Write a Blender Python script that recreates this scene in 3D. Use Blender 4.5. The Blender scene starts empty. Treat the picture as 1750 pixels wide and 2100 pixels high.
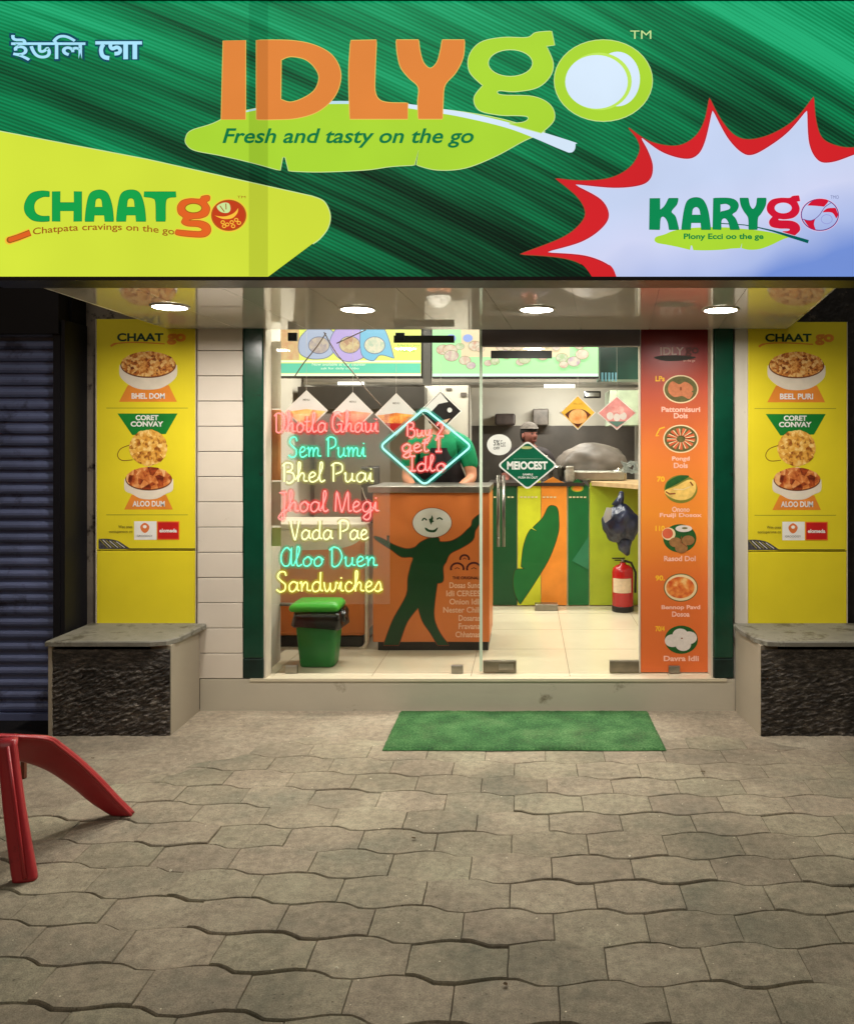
import bpy, bmesh, math, random
from mathutils import Vector, noise
from mathutils.geometry import tessellate_polygon
R = math.radians
random.seed(7)
scene = bpy.context.scene
C = bpy.context.collection

# ---------------------------------------------------------------- camera
F = 1700.0; VX = 1080.0; VY = 913.0; CH = 1.6      # focal length and horizon measured on a 1750 x 2100 view
cam = bpy.data.cameras.new("camera"); camo = bpy.data.objects.new("camera", cam); C.objects.link(camo)
camo.location = (0, 0, CH); camo.rotation_euler = (R(90), 0, 0)
cam.sensor_fit = 'HORIZONTAL'; cam.sensor_width = 36; cam.lens = F / 1750 * 36
cam.shift_x = -(VX - 875) / 1750; cam.shift_y = -(1050 - VY) / 1750
cam.clip_end = 500; cam.clip_start = 0.05
scene.camera = camo
# ---------------------------------------------------------------- night sky and dim street glow
w = bpy.data.worlds.new("World"); scene.world = w; w.use_nodes = True
wn = w.node_tree.nodes; wl = w.node_tree.links
bg = wn['Background']; sk = wn.new('ShaderNodeTexSky'); sk.sky_type = 'NISHITA'; sk.sun_disc = False
sk.sun_elevation = R(1.0); sk.sun_rotation = R(200); sk.dust_density = 4
wl.new(sk.outputs[0], bg.inputs[0]); bg.inputs[1].default_value = 0.05
sd = bpy.data.lights.new("street_glow", 'SUN'); sd.energy = 0.46; sd.angle = R(35); sd.color = (1.0, .94, .82)
so = bpy.data.objects.new("street_glow", sd); C.objects.link(so); so.rotation_euler = (R(48), R(-10), 0)
scene.view_settings.view_transform = 'Standard'; scene.view_settings.look = 'None'
scene.view_settings.exposure = 0; scene.view_settings.gamma = 1
scene.cycles.use_denoising = True
scene.cycles.max_bounces = 10; scene.cycles.transparent_max_bounces = 24
scene.cycles.sample_clamp_indirect = 6

# ---------------------------------------------------------------- materials
def lin(c):
    return tuple(((v / 255) / 12.92 if v / 255 <= .04045 else ((v / 255 + .055) / 1.055) ** 2.4) for v in c) + (1,)
MC = {}
def M(name, c, rough=.6, spec=.4, var=.12, scale=6, bump=0, bscale=60, metal=0, alpha=None, trans=0, dirt=None):
    if name in MC: return MC[name]
    m = bpy.data.materials.new(name); m.use_nodes = True; MC[name] = m
    n = m.node_tree.nodes; l = m.node_tree.links; b = n['Principled BSDF']
    col = lin(c)
    tc = n.new('ShaderNodeTexCoord')
    nt = n.new('ShaderNodeTexNoise'); nt.inputs['Scale'].default_value = scale; nt.inputs['Detail'].default_value = 6
    l.new(tc.outputs['Object'], nt.inputs['Vector'])
    rp = n.new('ShaderNodeMapRange'); rp.inputs[1].default_value = .3; rp.inputs[2].default_value = .7
    rp.inputs[3].default_value = 1 - var; rp.inputs[4].default_value = 1 + var
    l.new(nt.outputs[0], rp.inputs[0])
    mx = n.new('ShaderNodeVectorMath'); mx.operation = 'SCALE'; mx.inputs[0].default_value = col[:3]
    l.new(rp.outputs[0], mx.inputs['Scale'])
    out = mx.outputs[0]
    if dirt:
        dc, dsc, dth = dirt
        dn = n.new('ShaderNodeTexNoise'); dn.inputs['Scale'].default_value = dsc; dn.inputs['Detail'].default_value = 9; dn.inputs['Roughness'].default_value = .7
        l.new(tc.outputs['Object'], dn.inputs['Vector'])
        dr = n.new('ShaderNodeMapRange'); dr.inputs[1].default_value = dth; dr.inputs[2].default_value = dth + .1
        l.new(dn.outputs[0], dr.inputs[0])
        mm = n.new('ShaderNodeMix'); mm.data_type = 'RGBA'
        l.new(dr.outputs[0], mm.inputs[0]); l.new(out, mm.inputs[6]); mm.inputs[7].default_value = lin(dc)
        out = mm.outputs[2]
    l.new(out, b.inputs['Base Color'])
    b.inputs['Roughness'].default_value = rough; b.inputs['Specular IOR Level'].default_value = spec
    b.inputs['Metallic'].default_value = metal
    if trans: b.inputs['Transmission Weight'].default_value = trans
    if alpha is not None: b.inputs['Alpha'].default_value = alpha
    if bump:
        bn = n.new('ShaderNodeTexNoise'); bn.inputs['Scale'].default_value = bscale; bn.inputs['Detail'].default_value = 5
        l.new(tc.outputs['Object'], bn.inputs['Vector'])
        bb = n.new('ShaderNodeBump'); bb.inputs['Strength'].default_value = bump; bb.inputs['Distance'].default_value = .01
        l.new(bn.outputs[0], bb.inputs['Height']); l.new(bb.outputs[0], b.inputs['Normal'])
    return m
def E(name, c, s=1.0, var=.04, scale=3, gloss=True):
    """lit surface (backlit print, neon)"""
    if name in MC: return MC[name]
    m = bpy.data.materials.new(name); m.use_nodes = True; MC[name] = m
    n = m.node_tree.nodes; l = m.node_tree.links; b = n['Principled BSDF']
    col = lin(c)
    b.inputs['Base Color'].default_value = tuple(v * .12 for v in col[:3]) + (1,)
    b.inputs['Roughness'].default_value = .35; b.inputs['Specular IOR Level'].default_value = .2
    tc = n.new('ShaderNodeTexCoord'); nt = n.new('ShaderNodeTexNoise'); nt.inputs['Scale'].default_value = scale
    l.new(tc.outputs['Object'], nt.inputs['Vector'])
    rp = n.new('ShaderNodeMapRange'); rp.inputs[1].default_value = .3; rp.inputs[2].default_value = .7
    rp.inputs[3].default_value = s * (1 - var); rp.inputs[4].default_value = s * (1 + var)
    l.new(nt.outputs[0], rp.inputs[0]); l.new(rp.outputs[0], b.inputs['Emission Strength'])
    b.inputs['Emission Color'].default_value = col
    return m
def nodes_mat(name):
    m = bpy.data.materials.new(name); m.use_nodes = True; MC[name] = m
    return m, m.node_tree.nodes, m.node_tree.links, m.node_tree.nodes['Principled BSDF']
def ramp(n, stops):
    r = n.new('ShaderNodeValToRGB'); e = r.color_ramp.elements
    e[0].position = stops[0][0]; e[0].color = lin(stops[0][1]); e[1].position = stops[1][0]; e[1].color = lin(stops[1][1])
    for p, c in stops[2:]:
        k = e.new(p); k.color = lin(c)
    return r
def food_mat(name, stops, scale, es=0, kind='v'):
    if name in MC: return MC[name]
    m, n, l, b = nodes_mat(name)
    tc = n.new('ShaderNodeTexCoord')
    if kind == 'v':
        t = n.new('ShaderNodeTexVoronoi'); t.inputs['Scale'].default_value = scale; o = t.outputs['Color']
        t2 = n.new('ShaderNodeTexNoise'); t2.inputs['Scale'].default_value = scale * .9; t2.inputs['Detail'].default_value = 4
        l.new(tc.outputs['Object'], t.inputs[0]); l.new(tc.outputs['Object'], t2.inputs[0])
        s = n.new('ShaderNodeSeparateColor'); l.new(t.outputs['Color'], s.inputs[0])
        a = n.new('ShaderNodeMath'); a.operation = 'MULTIPLY_ADD'; l.new(s.outputs[0], a.inputs[0]); a.inputs[1].default_value = .5
        l.new(t2.outputs[0], a.inputs[2])
        q = n.new('ShaderNodeMath'); q.operation = 'SUBTRACT'; l.new(a.outputs[0], q.inputs[0]); q.inputs[1].default_value = .25
        o = q.outputs[0]
    else:
        t = n.new('ShaderNodeTexNoise'); t.inputs['Scale'].default_value = scale; t.inputs['Detail'].default_value = 5; l.new(tc.outputs['Object'], t.inputs[0]); o = t.outputs[0]
    r = ramp(n, stops); l.new(o, r.inputs[0])
    l.new(r.outputs[0], b.inputs['Base Color']); b.inputs['Roughness'].default_value = .5
    if es:
        l.remove(b.inputs['Base Color'].links[0]); b.inputs['Base Color'].default_value = (.05, .05, .05, 1); es = es * .85
        l.new(r.outputs[0], b.inputs['Emission Color']); b.inputs['Emission Strength'].default_value = es
    return m

# ---------------------------------------------------------------- mesh helpers
def pt(px, py, D): return Vector(((px - VX) * D / F, D, CH - (py - VY) * D / F))
def wx(px, D): return (px - VX) * D / F
def wz(py, D): return CH - (py - VY) * D / F
def org(p):
    v = Vector((0, 0, 0))
    while p is not None: v += Vector(p.location); p = p.parent
    return v
class MB:
    def __init__(s): s.v = []; s.f = []; s.mi = []; s.mats = []; s.sm = []; s.layer = 0
    def mid(s, m):
        if m not in s.mats: s.mats.append(m)
        return s.mats.index(m)
    def add(s, vs, fs, m, smooth=False):
        k = len(s.v); s.v += [Vector(v) for v in vs]; i = s.mid(m)
        for f in fs: s.f.append(tuple(a + k for a in f)); s.mi.append(i); s.sm.append(smooth)
        return s
    def box(s, x0, x1, y0, y1, z0, z1, m):
        vs = [(x, y, z) for z in (z0, z1) for y in (y0, y1) for x in (x0, x1)]
        return s.add(vs, [(0, 2, 3, 1), (4, 5, 7, 6), (0, 1, 5, 4), (2, 6, 7, 3), (0, 4, 6, 2), (1, 3, 7, 5)], m)
    def bbox(s, x0, x1, y0, y1, z0, z1, m, r=.01):
        """box with chamfered edges"""
        bm = bmesh.new(); bmesh.ops.create_cube(bm, size=1)
        for v in bm.verts: v.co = Vector(((x0 + x1) / 2 + v.co.x * (x1 - x0), (y0 + y1) / 2 + v.co.y * (y1 - y0), (z0 + z1) / 2 + v.co.z * (z1 - z0)))
        bmesh.ops.bevel(bm, geom=list(bm.edges), offset=r, segments=2, profile=.5, affect='EDGES')
        bm.verts.index_update()
        s.add([v.co.copy() for v in bm.verts], [tuple(v.index for v in f.verts) for f in bm.faces], m); bm.free(); return s
    def hull(s, pts, m):
        bm = bmesh.new()
        for p in pts: bm.verts.new(p)
        bmesh.ops.convex_hull(bm, input=list(bm.verts))
        bm.verts.index_update()
        s.add([v.co.copy() for v in bm.verts], [tuple(v.index for v in f.verts) for f in bm.faces], m); bm.free(); return s
    def poly3(s, loops, fn, m, flip=False):
        L = [[Vector((p[0], p[1], 0)) for p in lp] for lp in loops]
        tr = tessellate_polygon(L)
        flat = [p for lp in L for p in lp]
        vs = [fn(p.x, p.y) for p in flat]; out = []
        for t in tr:
            nrm = (vs[t[1]] - vs[t[0]]).cross(vs[t[2]] - vs[t[0]])
            out.append(t if nrm.y <= 0 else (t[0], t[2], t[1]))
        return s.add(vs, out, m)
    def flat(s, loops, D, m):
        """printed shape on a vertical face, loops in view units at distance D"""
        s.layer += .00035; d = D - s.layer
        k = D / d
        if not isinstance(loops[0][0], (tuple, list)): loops = [loops]
        return s.poly3(loops, lambda x, y: Vector(((x - VX) * D / F, d, CH - (y - VY) * D / F)), m)
    def rect(s, x0, y0, x1, y1, D, m): return s.flat([[(x0, y0), (x1, y0), (x1, y1), (x0, y1)]], D, m)
    def ell(s, cx, cy, rx, ry, D, m, hole=None, n=40):
        lp = [[(cx + rx * math.cos(a * 2 * math.pi / n), cy + ry * math.sin(a * 2 * math.pi / n)) for a in range(n)]]
        if hole: lp.append([(cx + hole[0] * math.cos(a * 2 * math.pi / n), cy + hole[1] * math.sin(a * 2 * math.pi / n)) for a in range(n)])
        return s.flat(lp, D, m)
    def stroke(s, pts, wd, D, m, closed=False):
        s.layer += .00035; d = D - s.layer
        n = len(pts); vs = []; fs = []
        wds = wd if isinstance(wd, (list, tuple)) else [wd] * n
        for i, p in enumerate(pts):
            a = pts[(i - 1) % n] if (closed or i > 0) else p
            b = pts[(i + 1) % n] if (closed or i < n - 1) else p
            t = Vector((b[0] - a[0], b[1] - a[1]))
            t = t.normalized() if t.length > 1e-6 else Vector((1, 0))
            q = Vector((-t.y, t.x)) * wds[i] / 2
            for sg in (1, -1):
                x, y = p[0] + q.x * sg, p[1] + q.y * sg
                vs.append(Vector(((x - VX) * D / F, d, CH - (y - VY) * D / F)))
        for i in range(n if closed else n - 1):
            j = (i + 1) % n; fs.append((2 * i, 2 * i + 1, 2 * j + 1, 2 * j))
        out = []
        for f in fs:
            nn = (vs[f[1]] - vs[f[0]]).cross(vs[f[2]] - vs[f[0]])
            out.append(f if nn.y <= 0 else f[::-1])
        return s.add(vs, out, m)
    def text(s, body, box, D, m, off=0.02, shear=0, arc=0):
        """lettering fitted into a box in view units"""
        c = bpy.data.curves.new('t', 'FONT'); c.body = body; c.offset = off; c.shear = shear; c.resolution_u = 4
        o = bpy.data.objects.new('t', c); me = bpy.data.meshes.new_from_object(o)
        xs = [v.co.x for v in me.vertices]; ys = [v.co.y for v in me.vertices]
        x0, x1, y0, y1 = min(xs), max(xs), min(ys), max(ys); bx0, by0, bx1, by1 = box
        s.layer += .00035; d = D - s.layer; vs = []
        for v in me.vertices:
            u = (v.co.x - x0) / (x1 - x0); q = (v.co.y - y0) / (y1 - y0)
            X = bx0 + u * (bx1 - bx0); Y = by1 - q * (by1 - by0) - arc * (1 - (2 * u - 1) ** 2)
            vs.append(Vector(((X - VX) * D / F, d, CH - (Y - VY) * D / F)))
        fs = []
        for p in me.polygons:
            f = tuple(p.vertices); nn = (vs[f[1]] - vs[f[0]]).cross(vs[f[2]] - vs[f[0]])
            fs.append(f if nn.y <= 0 else f[::-1])
        bpy.data.objects.remove(o); bpy.data.curves.remove(c)
        s.add(vs, fs, m); bpy.data.meshes.remove(me); return s
    def tube(s, pts, r, m, n=8, closed=False, cap=True):
        pts = [Vector(p) for p in pts]; N = len(pts); vs = []; fs = []
        rs = r if isinstance(r, (list, tuple)) else [r] * N
        up = Vector((0.13, 1, .07)).normalized()
        for i, p in enumerate(pts):
            a = pts[(i - 1) % N] if (closed or i > 0) else p
            b = pts[(i + 1) % N] if (closed or i < N - 1) else p
            t = (b - a).normalized() if (b - a).length > 1e-9 else Vector((0, 0, 1))
            u = up if abs(t.dot(up)) < .95 else Vector((1, 0, 0))
            e1 = t.cross(u).normalized(); e2 = t.cross(e1)
            for k in range(n):
                an = 2 * math.pi * k / n; vs.append(p + (e1 * math.cos(an) + e2 * math.sin(an)) * rs[i])
        for i in range(N if closed else N - 1):
            j = (i + 1) % N
            for k in range(n): fs.append((i * n + k, i * n + (k + 1) % n, j * n + (k + 1) % n, j * n + k))
        if cap and not closed: fs.append(tuple(range(n))[::-1]); fs.append(tuple((N - 1) * n + k for k in range(n)))
        return s.add(vs, fs, m, True)
    def lathe(s, prof, c, m, n=32, sx=1, sy=1):
        vs = []; fs = []; c = Vector(c)
        for r, z in prof:
            for k in range(n):
                a = 2 * math.pi * k / n; vs.append(c + Vector((r * sx * math.cos(a), r * sy * math.sin(a), z)))
        for i in range(len(prof) - 1):
            for k in range(n): fs.append((i * n + k, i * n + (k + 1) % n, (i + 1) * n + (k + 1) % n, (i + 1) * n + k))
        fs.append(tuple(range(n))[::-1]); fs.append(tuple((len(prof) - 1) * n + k for k in range(n)))
        return s.add(vs, fs, m, True)
    def sphere(s, c, rad, m, nz=0, nu=20, nv=12, fn=None):
        vs = []; fs = []; c = Vector(c); rx, ry, rz = rad
        for j in range(nv + 1):
            th = math.pi * j / nv
            for i in range(nu):
                a = 2 * math.pi * i / nu
                d = Vector((math.sin(th) * math.cos(a), math.sin(th) * math.sin(a), math.cos(th)))
                k = 1 + nz * noise.noise(d * 2.3 + c * 3)
                p = Vector((d.x * rx, d.y * ry, d.z * rz)) * k
                if fn: p = fn(p, d)
                vs.append(c + p)
        for j in range(nv):
            for i in range(nu): fs.append((j * nu + i, (j + 1) * nu + i, (j + 1) * nu + (i + 1) % nu, j * nu + (i + 1) % nu))
        return s.add(vs, fs, m, True)
    def build(s, name, parent=None, base=None, edge=30):
        me = bpy.data.meshes.new(name)
        if parent is not None: o0 = org(parent)
        elif base is not None: o0 = Vector(base)
        else:
            xs = [v.x for v in s.v]; ys = [v.y for v in s.v]; zs = [v.z for v in s.v]
            o0 = Vector(((min(xs) + max(xs)) / 2, (min(ys) + max(ys)) / 2, min(zs)))
        me.from_pydata([v - o0 for v in s.v], [], s.f)
        for m in s.mats: me.materials.append(m)
        for p, i, sm in zip(me.polygons, s.mi, s.sm): p.material_index = i; p.use_smooth = sm
        me.validate(); me.update()
        o = bpy.data.objects.new(name, me); C.objects.link(o)
        if parent is not None: o.parent = parent
        else: o.location = o0
        return o
def tag(o, label=None, cat=None, group=None, kind=None):
    if label: o['label'] = label
    if cat: o['category'] = cat
    if group: o['group'] = group
    if kind: o['kind'] = kind
    return o
def thing(name, label, cat, loc, group=None):
    o = bpy.data.objects.new(name, None); C.objects.link(o); o.location = loc; o.empty_display_size = .1
    return tag(o, label, cat, group)
def smooth(pts, n=6, closed=True):
    """Catmull-Rom; a third item marks a sharp corner"""
    N = len(pts); out = []
    cor = [len(p) > 2 for p in pts]; P = [Vector(p[:2]) for p in pts]
    for i in range(N if closed else N - 1):
        p1 = P[i]; p2 = P[(i + 1) % N]
        p0 = P[(i - 1) % N] if (not cor[i] and (closed or i > 0)) else p1 - (p2 - p1) * .0
        p3 = P[(i + 2) % N] if (not cor[(i + 1) % N] and (closed or i < N - 2)) else p2
        if cor[i] and cor[(i + 1) % N]: out.append((p1.x, p1.y)); continue
        for k in range(n):
            t = k / n; t2 = t * t; t3 = t2 * t
            q = .5 * ((2 * p1) + (p2 - p0) * t + (2 * p0 - 5 * p1 + 4 * p2 - p3) * t2 + (3 * p1 - p0 - 3 * p2 + p3) * t3)
            out.append((q.x, q.y))
    if not closed: out.append((P[-1].x, P[-1].y))
    return out
def fit(pts, src, dst):
    return [(dst[0] + (p[0] - src[0]) / (src[2] - src[0]) * (dst[2] - dst[0]), dst[1] + (p[1] - src[1]) / (src[3] - src[1]) * (dst[3] - dst[1])) + tuple(p[2:]) for p in pts]

# ================================================================ SETTING
FD = 4.97      # shop step front
GD = 5.09      # glass line
WD = 5.0       # facade wall
FZ = .20       # shop floor level

# ---- pavement material
def pave_mat(name, a, b_, sandy=False):
    m, n, l, b = nodes_mat(name)
    tc = n.new('ShaderNodeTexCoord')
    n1 = n.new('ShaderNodeTexNoise'); n1.inputs['Scale'].default_value = 2.2; n1.inputs['Detail'].default_value = 7; n1.inputs['Roughness'].default_value = .65
    n2 = n.new('ShaderNodeTexNoise'); n2.inputs['Scale'].default_value = 26; n2.inputs['Detail'].default_value = 8; n2.inputs['Roughness'].default_value = .7
    n3 = n.new('ShaderNodeTexNoise'); n3.inputs['Scale'].default_value = 240; n3.inputs['Detail'].default_value = 3
    for k in (n1, n2, n3): l.new(tc.outputs['Object'], k.inputs[0])
    r1 = ramp(n, [(.32, a), (.68, b_), (.5, tuple((p + q) / 2 + d for p, q, d in zip(a, b_, (3, -1, -1))))]); l.new(n1.outputs[0], r1.inputs[0])
    mr = n.new('ShaderNodeMapRange'); mr.inputs[1].default_value = .3; mr.inputs[2].default_value = .7; mr.inputs[3].default_value = .68; mr.inputs[4].default_value = 1.26
    l.new(n2.outputs[0], mr.inputs[0])
    m3 = n.new('ShaderNodeMapRange'); m3.inputs[1].default_value = .3; m3.inputs[2].default_value = .7; m3.inputs[3].default_value = .74; m3.inputs[4].default_value = 1.26
    l.new(n3.outputs[0], m3.inputs[0])
    at = n.new('ShaderNodeAttribute'); at.attribute_name = 'tone'
    mu = n.new('ShaderNodeMath'); mu.operation = 'MULTIPLY'; l.new(mr.outputs[0], mu.inputs[0]); l.new(m3.outputs[0], mu.inputs[1])
    sc = n.new('ShaderNodeVectorMath'); sc.operation = 'SCALE'; l.new(r1.outputs[0], sc.inputs[0]); l.new(mu.outputs[0], sc.inputs['Scale'])
    last = sc.outputs[0]
    if not sandy:
        vm = n.new('ShaderNodeVectorMath'); vm.operation = 'MULTIPLY'; l.new(last, vm.inputs[0]); l.new(at.outputs['Color'], vm.inputs[1]); last = vm.outputs[0]
    st = n.new('ShaderNodeTexNoise'); st.inputs['Scale'].default_value = .9; st.inputs['Detail'].default_value = 9; st.inputs['Roughness'].default_value = .62; st.inputs['Distortion'].default_value = .6; l.new(tc.outputs['Object'], st.inputs[0])
    sr = n.new('ShaderNodeMapRange'); sr.inputs[1].default_value = .36; sr.inputs[2].default_value = .62; sr.inputs[3].default_value = .84; sr.inputs[4].default_value = 1.1; l.new(st.outputs[0], sr.inputs[0])
    pt_ = n.new('ShaderNodeTexVoronoi'); pt_.inputs['Scale'].default_value = 60; pt_.inputs['Randomness'].default_value = 1; l.new(tc.outputs['Object'], pt_.inputs[0])
    ps = n.new('ShaderNodeSeparateColor'); l.new(pt_.outputs['Color'], ps.inputs[0])
    pth = n.new('ShaderNodeMapRange'); pth.inputs[1].default_value = .86; pth.inputs[2].default_value = .98; pth.inputs[3].default_value = 0; pth.inputs[4].default_value = .22; l.new(ps.outputs[1], pth.inputs[0])
    pl = n.new('ShaderNodeMath'); pl.operation = 'LESS_THAN'; l.new(pt_.outputs['Distance'], pl.inputs[0]); l.new(pth.outputs[0], pl.inputs[1])
    pm = n.new('ShaderNodeMath'); pm.operation = 'MULTIPLY_ADD'; pm.inputs[1].default_value = -.45; pm.inputs[2].default_value = 1; l.new(pl.outputs[0], pm.inputs[0])
    pk = n.new('ShaderNodeMath'); pk.operation = 'MULTIPLY'; l.new(pm.outputs[0], pk.inputs[0]); l.new(sr.outputs[0], pk.inputs[1])
    sk_ = n.new('ShaderNodeVectorMath'); sk_.operation = 'SCALE'; l.new(last, sk_.inputs[0]); l.new(pk.outputs[0], sk_.inputs['Scale']); last = sk_.outputs[0]
    # cement smears and small pale grit
    n4 = n.new('ShaderNodeTexNoise'); n4.inputs['Scale'].default_value = 5; n4.inputs['Detail'].default_value = 10; n4.inputs['Roughness'].default_value = .75; l.new(tc.outputs['Object'], n4.inputs[0])
    d4 = n.new('ShaderNodeMapRange'); d4.inputs[1].default_value = .56; d4.inputs[2].default_value = .75; d4.inputs[4].default_value = .55; l.new(n4.outputs[0], d4.inputs[0])
    x4 = n.new('ShaderNodeMix'); x4.data_type = 'RGBA'; l.new(d4.outputs[0], x4.inputs[0]); l.new(last, x4.inputs[6]); x4.inputs[7].default_value = lin((176, 160, 138))
    vo = n.new('ShaderNodeTexVoronoi'); vo.inputs['Scale'].default_value = 26; l.new(tc.outputs['Object'], vo.inputs[0])
    d5 = n.new('ShaderNodeMapRange'); d5.inputs[1].default_value = .085; d5.inputs[2].default_value = .05; l.new(vo.outputs['Distance'], d5.inputs[0])
    sp = n.new('ShaderNodeSeparateColor'); l.new(vo.outputs['Color'], sp.inputs[0])
    g5 = n.new('ShaderNodeMath'); g5.operation = 'GREATER_THAN'; g5.inputs[1].default_value = .80; l.new(sp.outputs[0], g5.inputs[0])
    m5 = n.new('ShaderNodeMath'); m5.operation = 'MULTIPLY'; l.new(d5.outputs[0], m5.inputs[0]); l.new(g5.outputs[0], m5.inputs[1])
    x5 = n.new('ShaderNodeMix'); x5.data_type = 'RGBA'; l.new(m5.outputs[0], x5.inputs[0]); l.new(x4.outputs[2], x5.inputs[6]); x5.inputs[7].default_value = lin((225, 215, 190))
    l.new(x5.outputs[2], b.inputs['Base Color'])
    b.inputs['Roughness'].default_value = .85; b.inputs['Specular IOR Level'].default_value = .25
    bu = n.new('ShaderNodeBump'); bu.inputs['Strength'].default_value = .5; bu.inputs['Distance'].default_value = .006
    ad = n.new('ShaderNodeMath'); ad.operation = 'MULTIPLY_ADD'; ad.inputs[1].default_value = .35; l.new(n3.outputs[0], ad.inputs[0]); l.new(n2.outputs[0], ad.inputs[2])
    l.new(ad.outputs[0], bu.inputs['Height']); l.new(bu.outputs[0], b.inputs['Normal'])
    return m
mpave = pave_mat('concrete_paver', (118, 114, 98), (150, 143, 122))
msand = M('joint_sand', (36, 31, 25), .95, .1, .3, 30, .5, 200)
mapron = pave_mat('cement_screed', (126, 119, 103), (154, 145, 126), True)

# ---- ground sheet
g = MB(); g.add([(-60, -60, -.03), (60, -60, -.03), (60, 60, -.03), (-60, 60, -.03)], [(0, 1, 2, 3)], msand)
tag(g.build('ground', base=(0, 0, -.03)), kind='structure')

# ---- interlocking wavy pavers, one sheet of pattern
W = .306; RH = .19
def trap(u):
    u = u % 1.0
    if u < .28: return 1.0
    if u < .42: return 1 - 2 * (u - .28) / .14
    if u < .66: return -1.0
    return -1 + 2 * (u - .66) / .34
def rowline(j, x):
    skew = .0
    y = j * RH - .015 * x + (.06 * (-x - .2) if x < -.2 else 0)
    ph = (j % 2) * .5 - .16
    return y + .0150 * trap(x / W + ph) + .006 * noise.noise(Vector((x * 1.1, j * 3.1, 0))) * 2 + .004 * noise.noise(Vector((x * 9, j * 1.7, 5)))
pv = MB(); tones = []
for j in range(-6, 26):
    for c in range(-15, 13):
        rnd = random.Random(j * 1000 + c)
        xo = (c + (j % 2) * .5 + .30) * W
        xa = xo + rnd.uniform(-.006, .006) * 0 + .006 * noise.noise(Vector((xo * 5, j * 2.3, 9)))
        xb = xo + W + .006 * noise.noise(Vector(((xo + W) * 5, j * 2.3, 9)))
        yc = (rowline(j, xo + W / 2) + rowline(j + 1, xo + W / 2)) / 2
        if yc > 4.86: continue
        far = max(0, min(1, (yc - 3.5) / 1.1))
        gap = (.0016 + rnd.random() * .0022) * (1 - far) + .0010 * far
        sk = .010 * (yc - 2)
        h = rnd.gauss(0, .0016) * (1 - .7 * far); tx = rnd.gauss(0, .007) * (1 - .75 * far); ty = rnd.gauss(.012, .018) * (1 - .75 * far)
        gap *= .28
        def rg(jj, x): return max(.0005, .0042 + .0095 * noise.noise(Vector((x * 1.7, jj * 5.7, 3)))) * (1 - .75 * far)
        K = 11; ring = []
        for i in range(K):
            x = xa + gap + (xb - xa - 2 * gap) * i / (K - 1); ring.append((x, rowline(j, x) + rg(j, x)))
        for q in (.33, .66):
            y0, y1 = rowline(j, xb), rowline(j + 1, xb); ring.append((xb - gap + .003 * noise.noise(Vector((xb * 30, q * 7, j))), y0 + (y1 - y0) * q))
        for i in range(K):
            x = xb - gap - (xb - xa - 2 * gap) * i / (K - 1); ring.append((x, rowline(j + 1, x) - rg(j + 1, x)))
        for q in (.66, .33):
            y0, y1 = rowline(j, xa), rowline(j + 1, xa); ring.append((xa + gap + .003 * noise.noise(Vector((xa * 30, q * 7, j))), y0 + (y1 - y0) * q))
        cx = (xa + xb) / 2; n_ = len(ring); vs = []
        for ins, dz in ((0, -.03), (0, -.005), (.0035, -.0006), (.012, 0)):
            for (x, y) in ring:
                d = Vector((cx - x, yc - y)); kx = (xb - xa) / 2; ky = RH / 2
                X = x + ins * .45 * (cx - x) / kx; Y = y + ins * (yc - y) / ky
                vs.append((X, Y, dz + h + (tx * (X - cx) + ty * (Y - yc) if dz > -.02 else 0)))
        fs = []
        for L in range(3):
            for i in range(n_): fs.append((L * n_ + i, L * n_ + (i + 1) % n_, (L + 1) * n_ + (i + 1) % n_, (L + 1) * n_ + i))
        fs.append(tuple(3 * n_ + i for i in range(n_)))
        pv.add(vs, fs, mpave)
        t = rnd.uniform(.88, 1.1); gsh = rnd.uniform(-.024, .022)
        tones += [(t * (1 - gsh), t * (1 + gsh * .4), t * (1 - gsh * .5), 1)] * len(vs)
po = pv.build('pavement', base=(0, 0, 0)); tag(po, kind='structure')
ca = po.data.color_attributes.new('tone', 'FLOAT_COLOR', 'POINT')
for i, t in enumerate(tones): ca.data[i].color = t

# ---- worn cement screed by the step
ap = MB(); NX, NY = 150, 46
vs = []; keep = []
x0, x1, y0, y1 = -4.6, 4.2, 3.35, 5.0
for j in range(NY + 1):
    for i in range(NX + 1):
        x = x0 + (x1 - x0) * i / NX; y = y0 + (y1 - y0) * j / NY
        edge = 4.50 - .45 * max(0, min(1, (-1.35 - x) / .35)) - .40 * max(0, min(1, (-1.75 - x) / .3)) - .12 * max(0, min(1, (x - 1.2) / .3)) + .20 * noise.noise(Vector((x * 2.2, y * 2.2, 1))) + .09 * noise.noise(Vector((x * 8, y * 8, 2)))
        z = max(-.018, min(.007, (y - edge) * .045)) + .0035 * noise.noise(Vector((x * 6, y * 6, 7)))
        vs.append((x, y, z))
fs = [(j * (NX + 1) + i, j * (NX + 1) + i + 1, (j + 1) * (NX + 1) + i + 1, (j + 1) * (NX + 1) + i) for j in range(NY) for i in range(NX)]
ap.add(vs, fs, mapron, True)
tag(ap.build('cement_apron', base=(0, 4.6, 0)), kind='structure')

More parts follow.
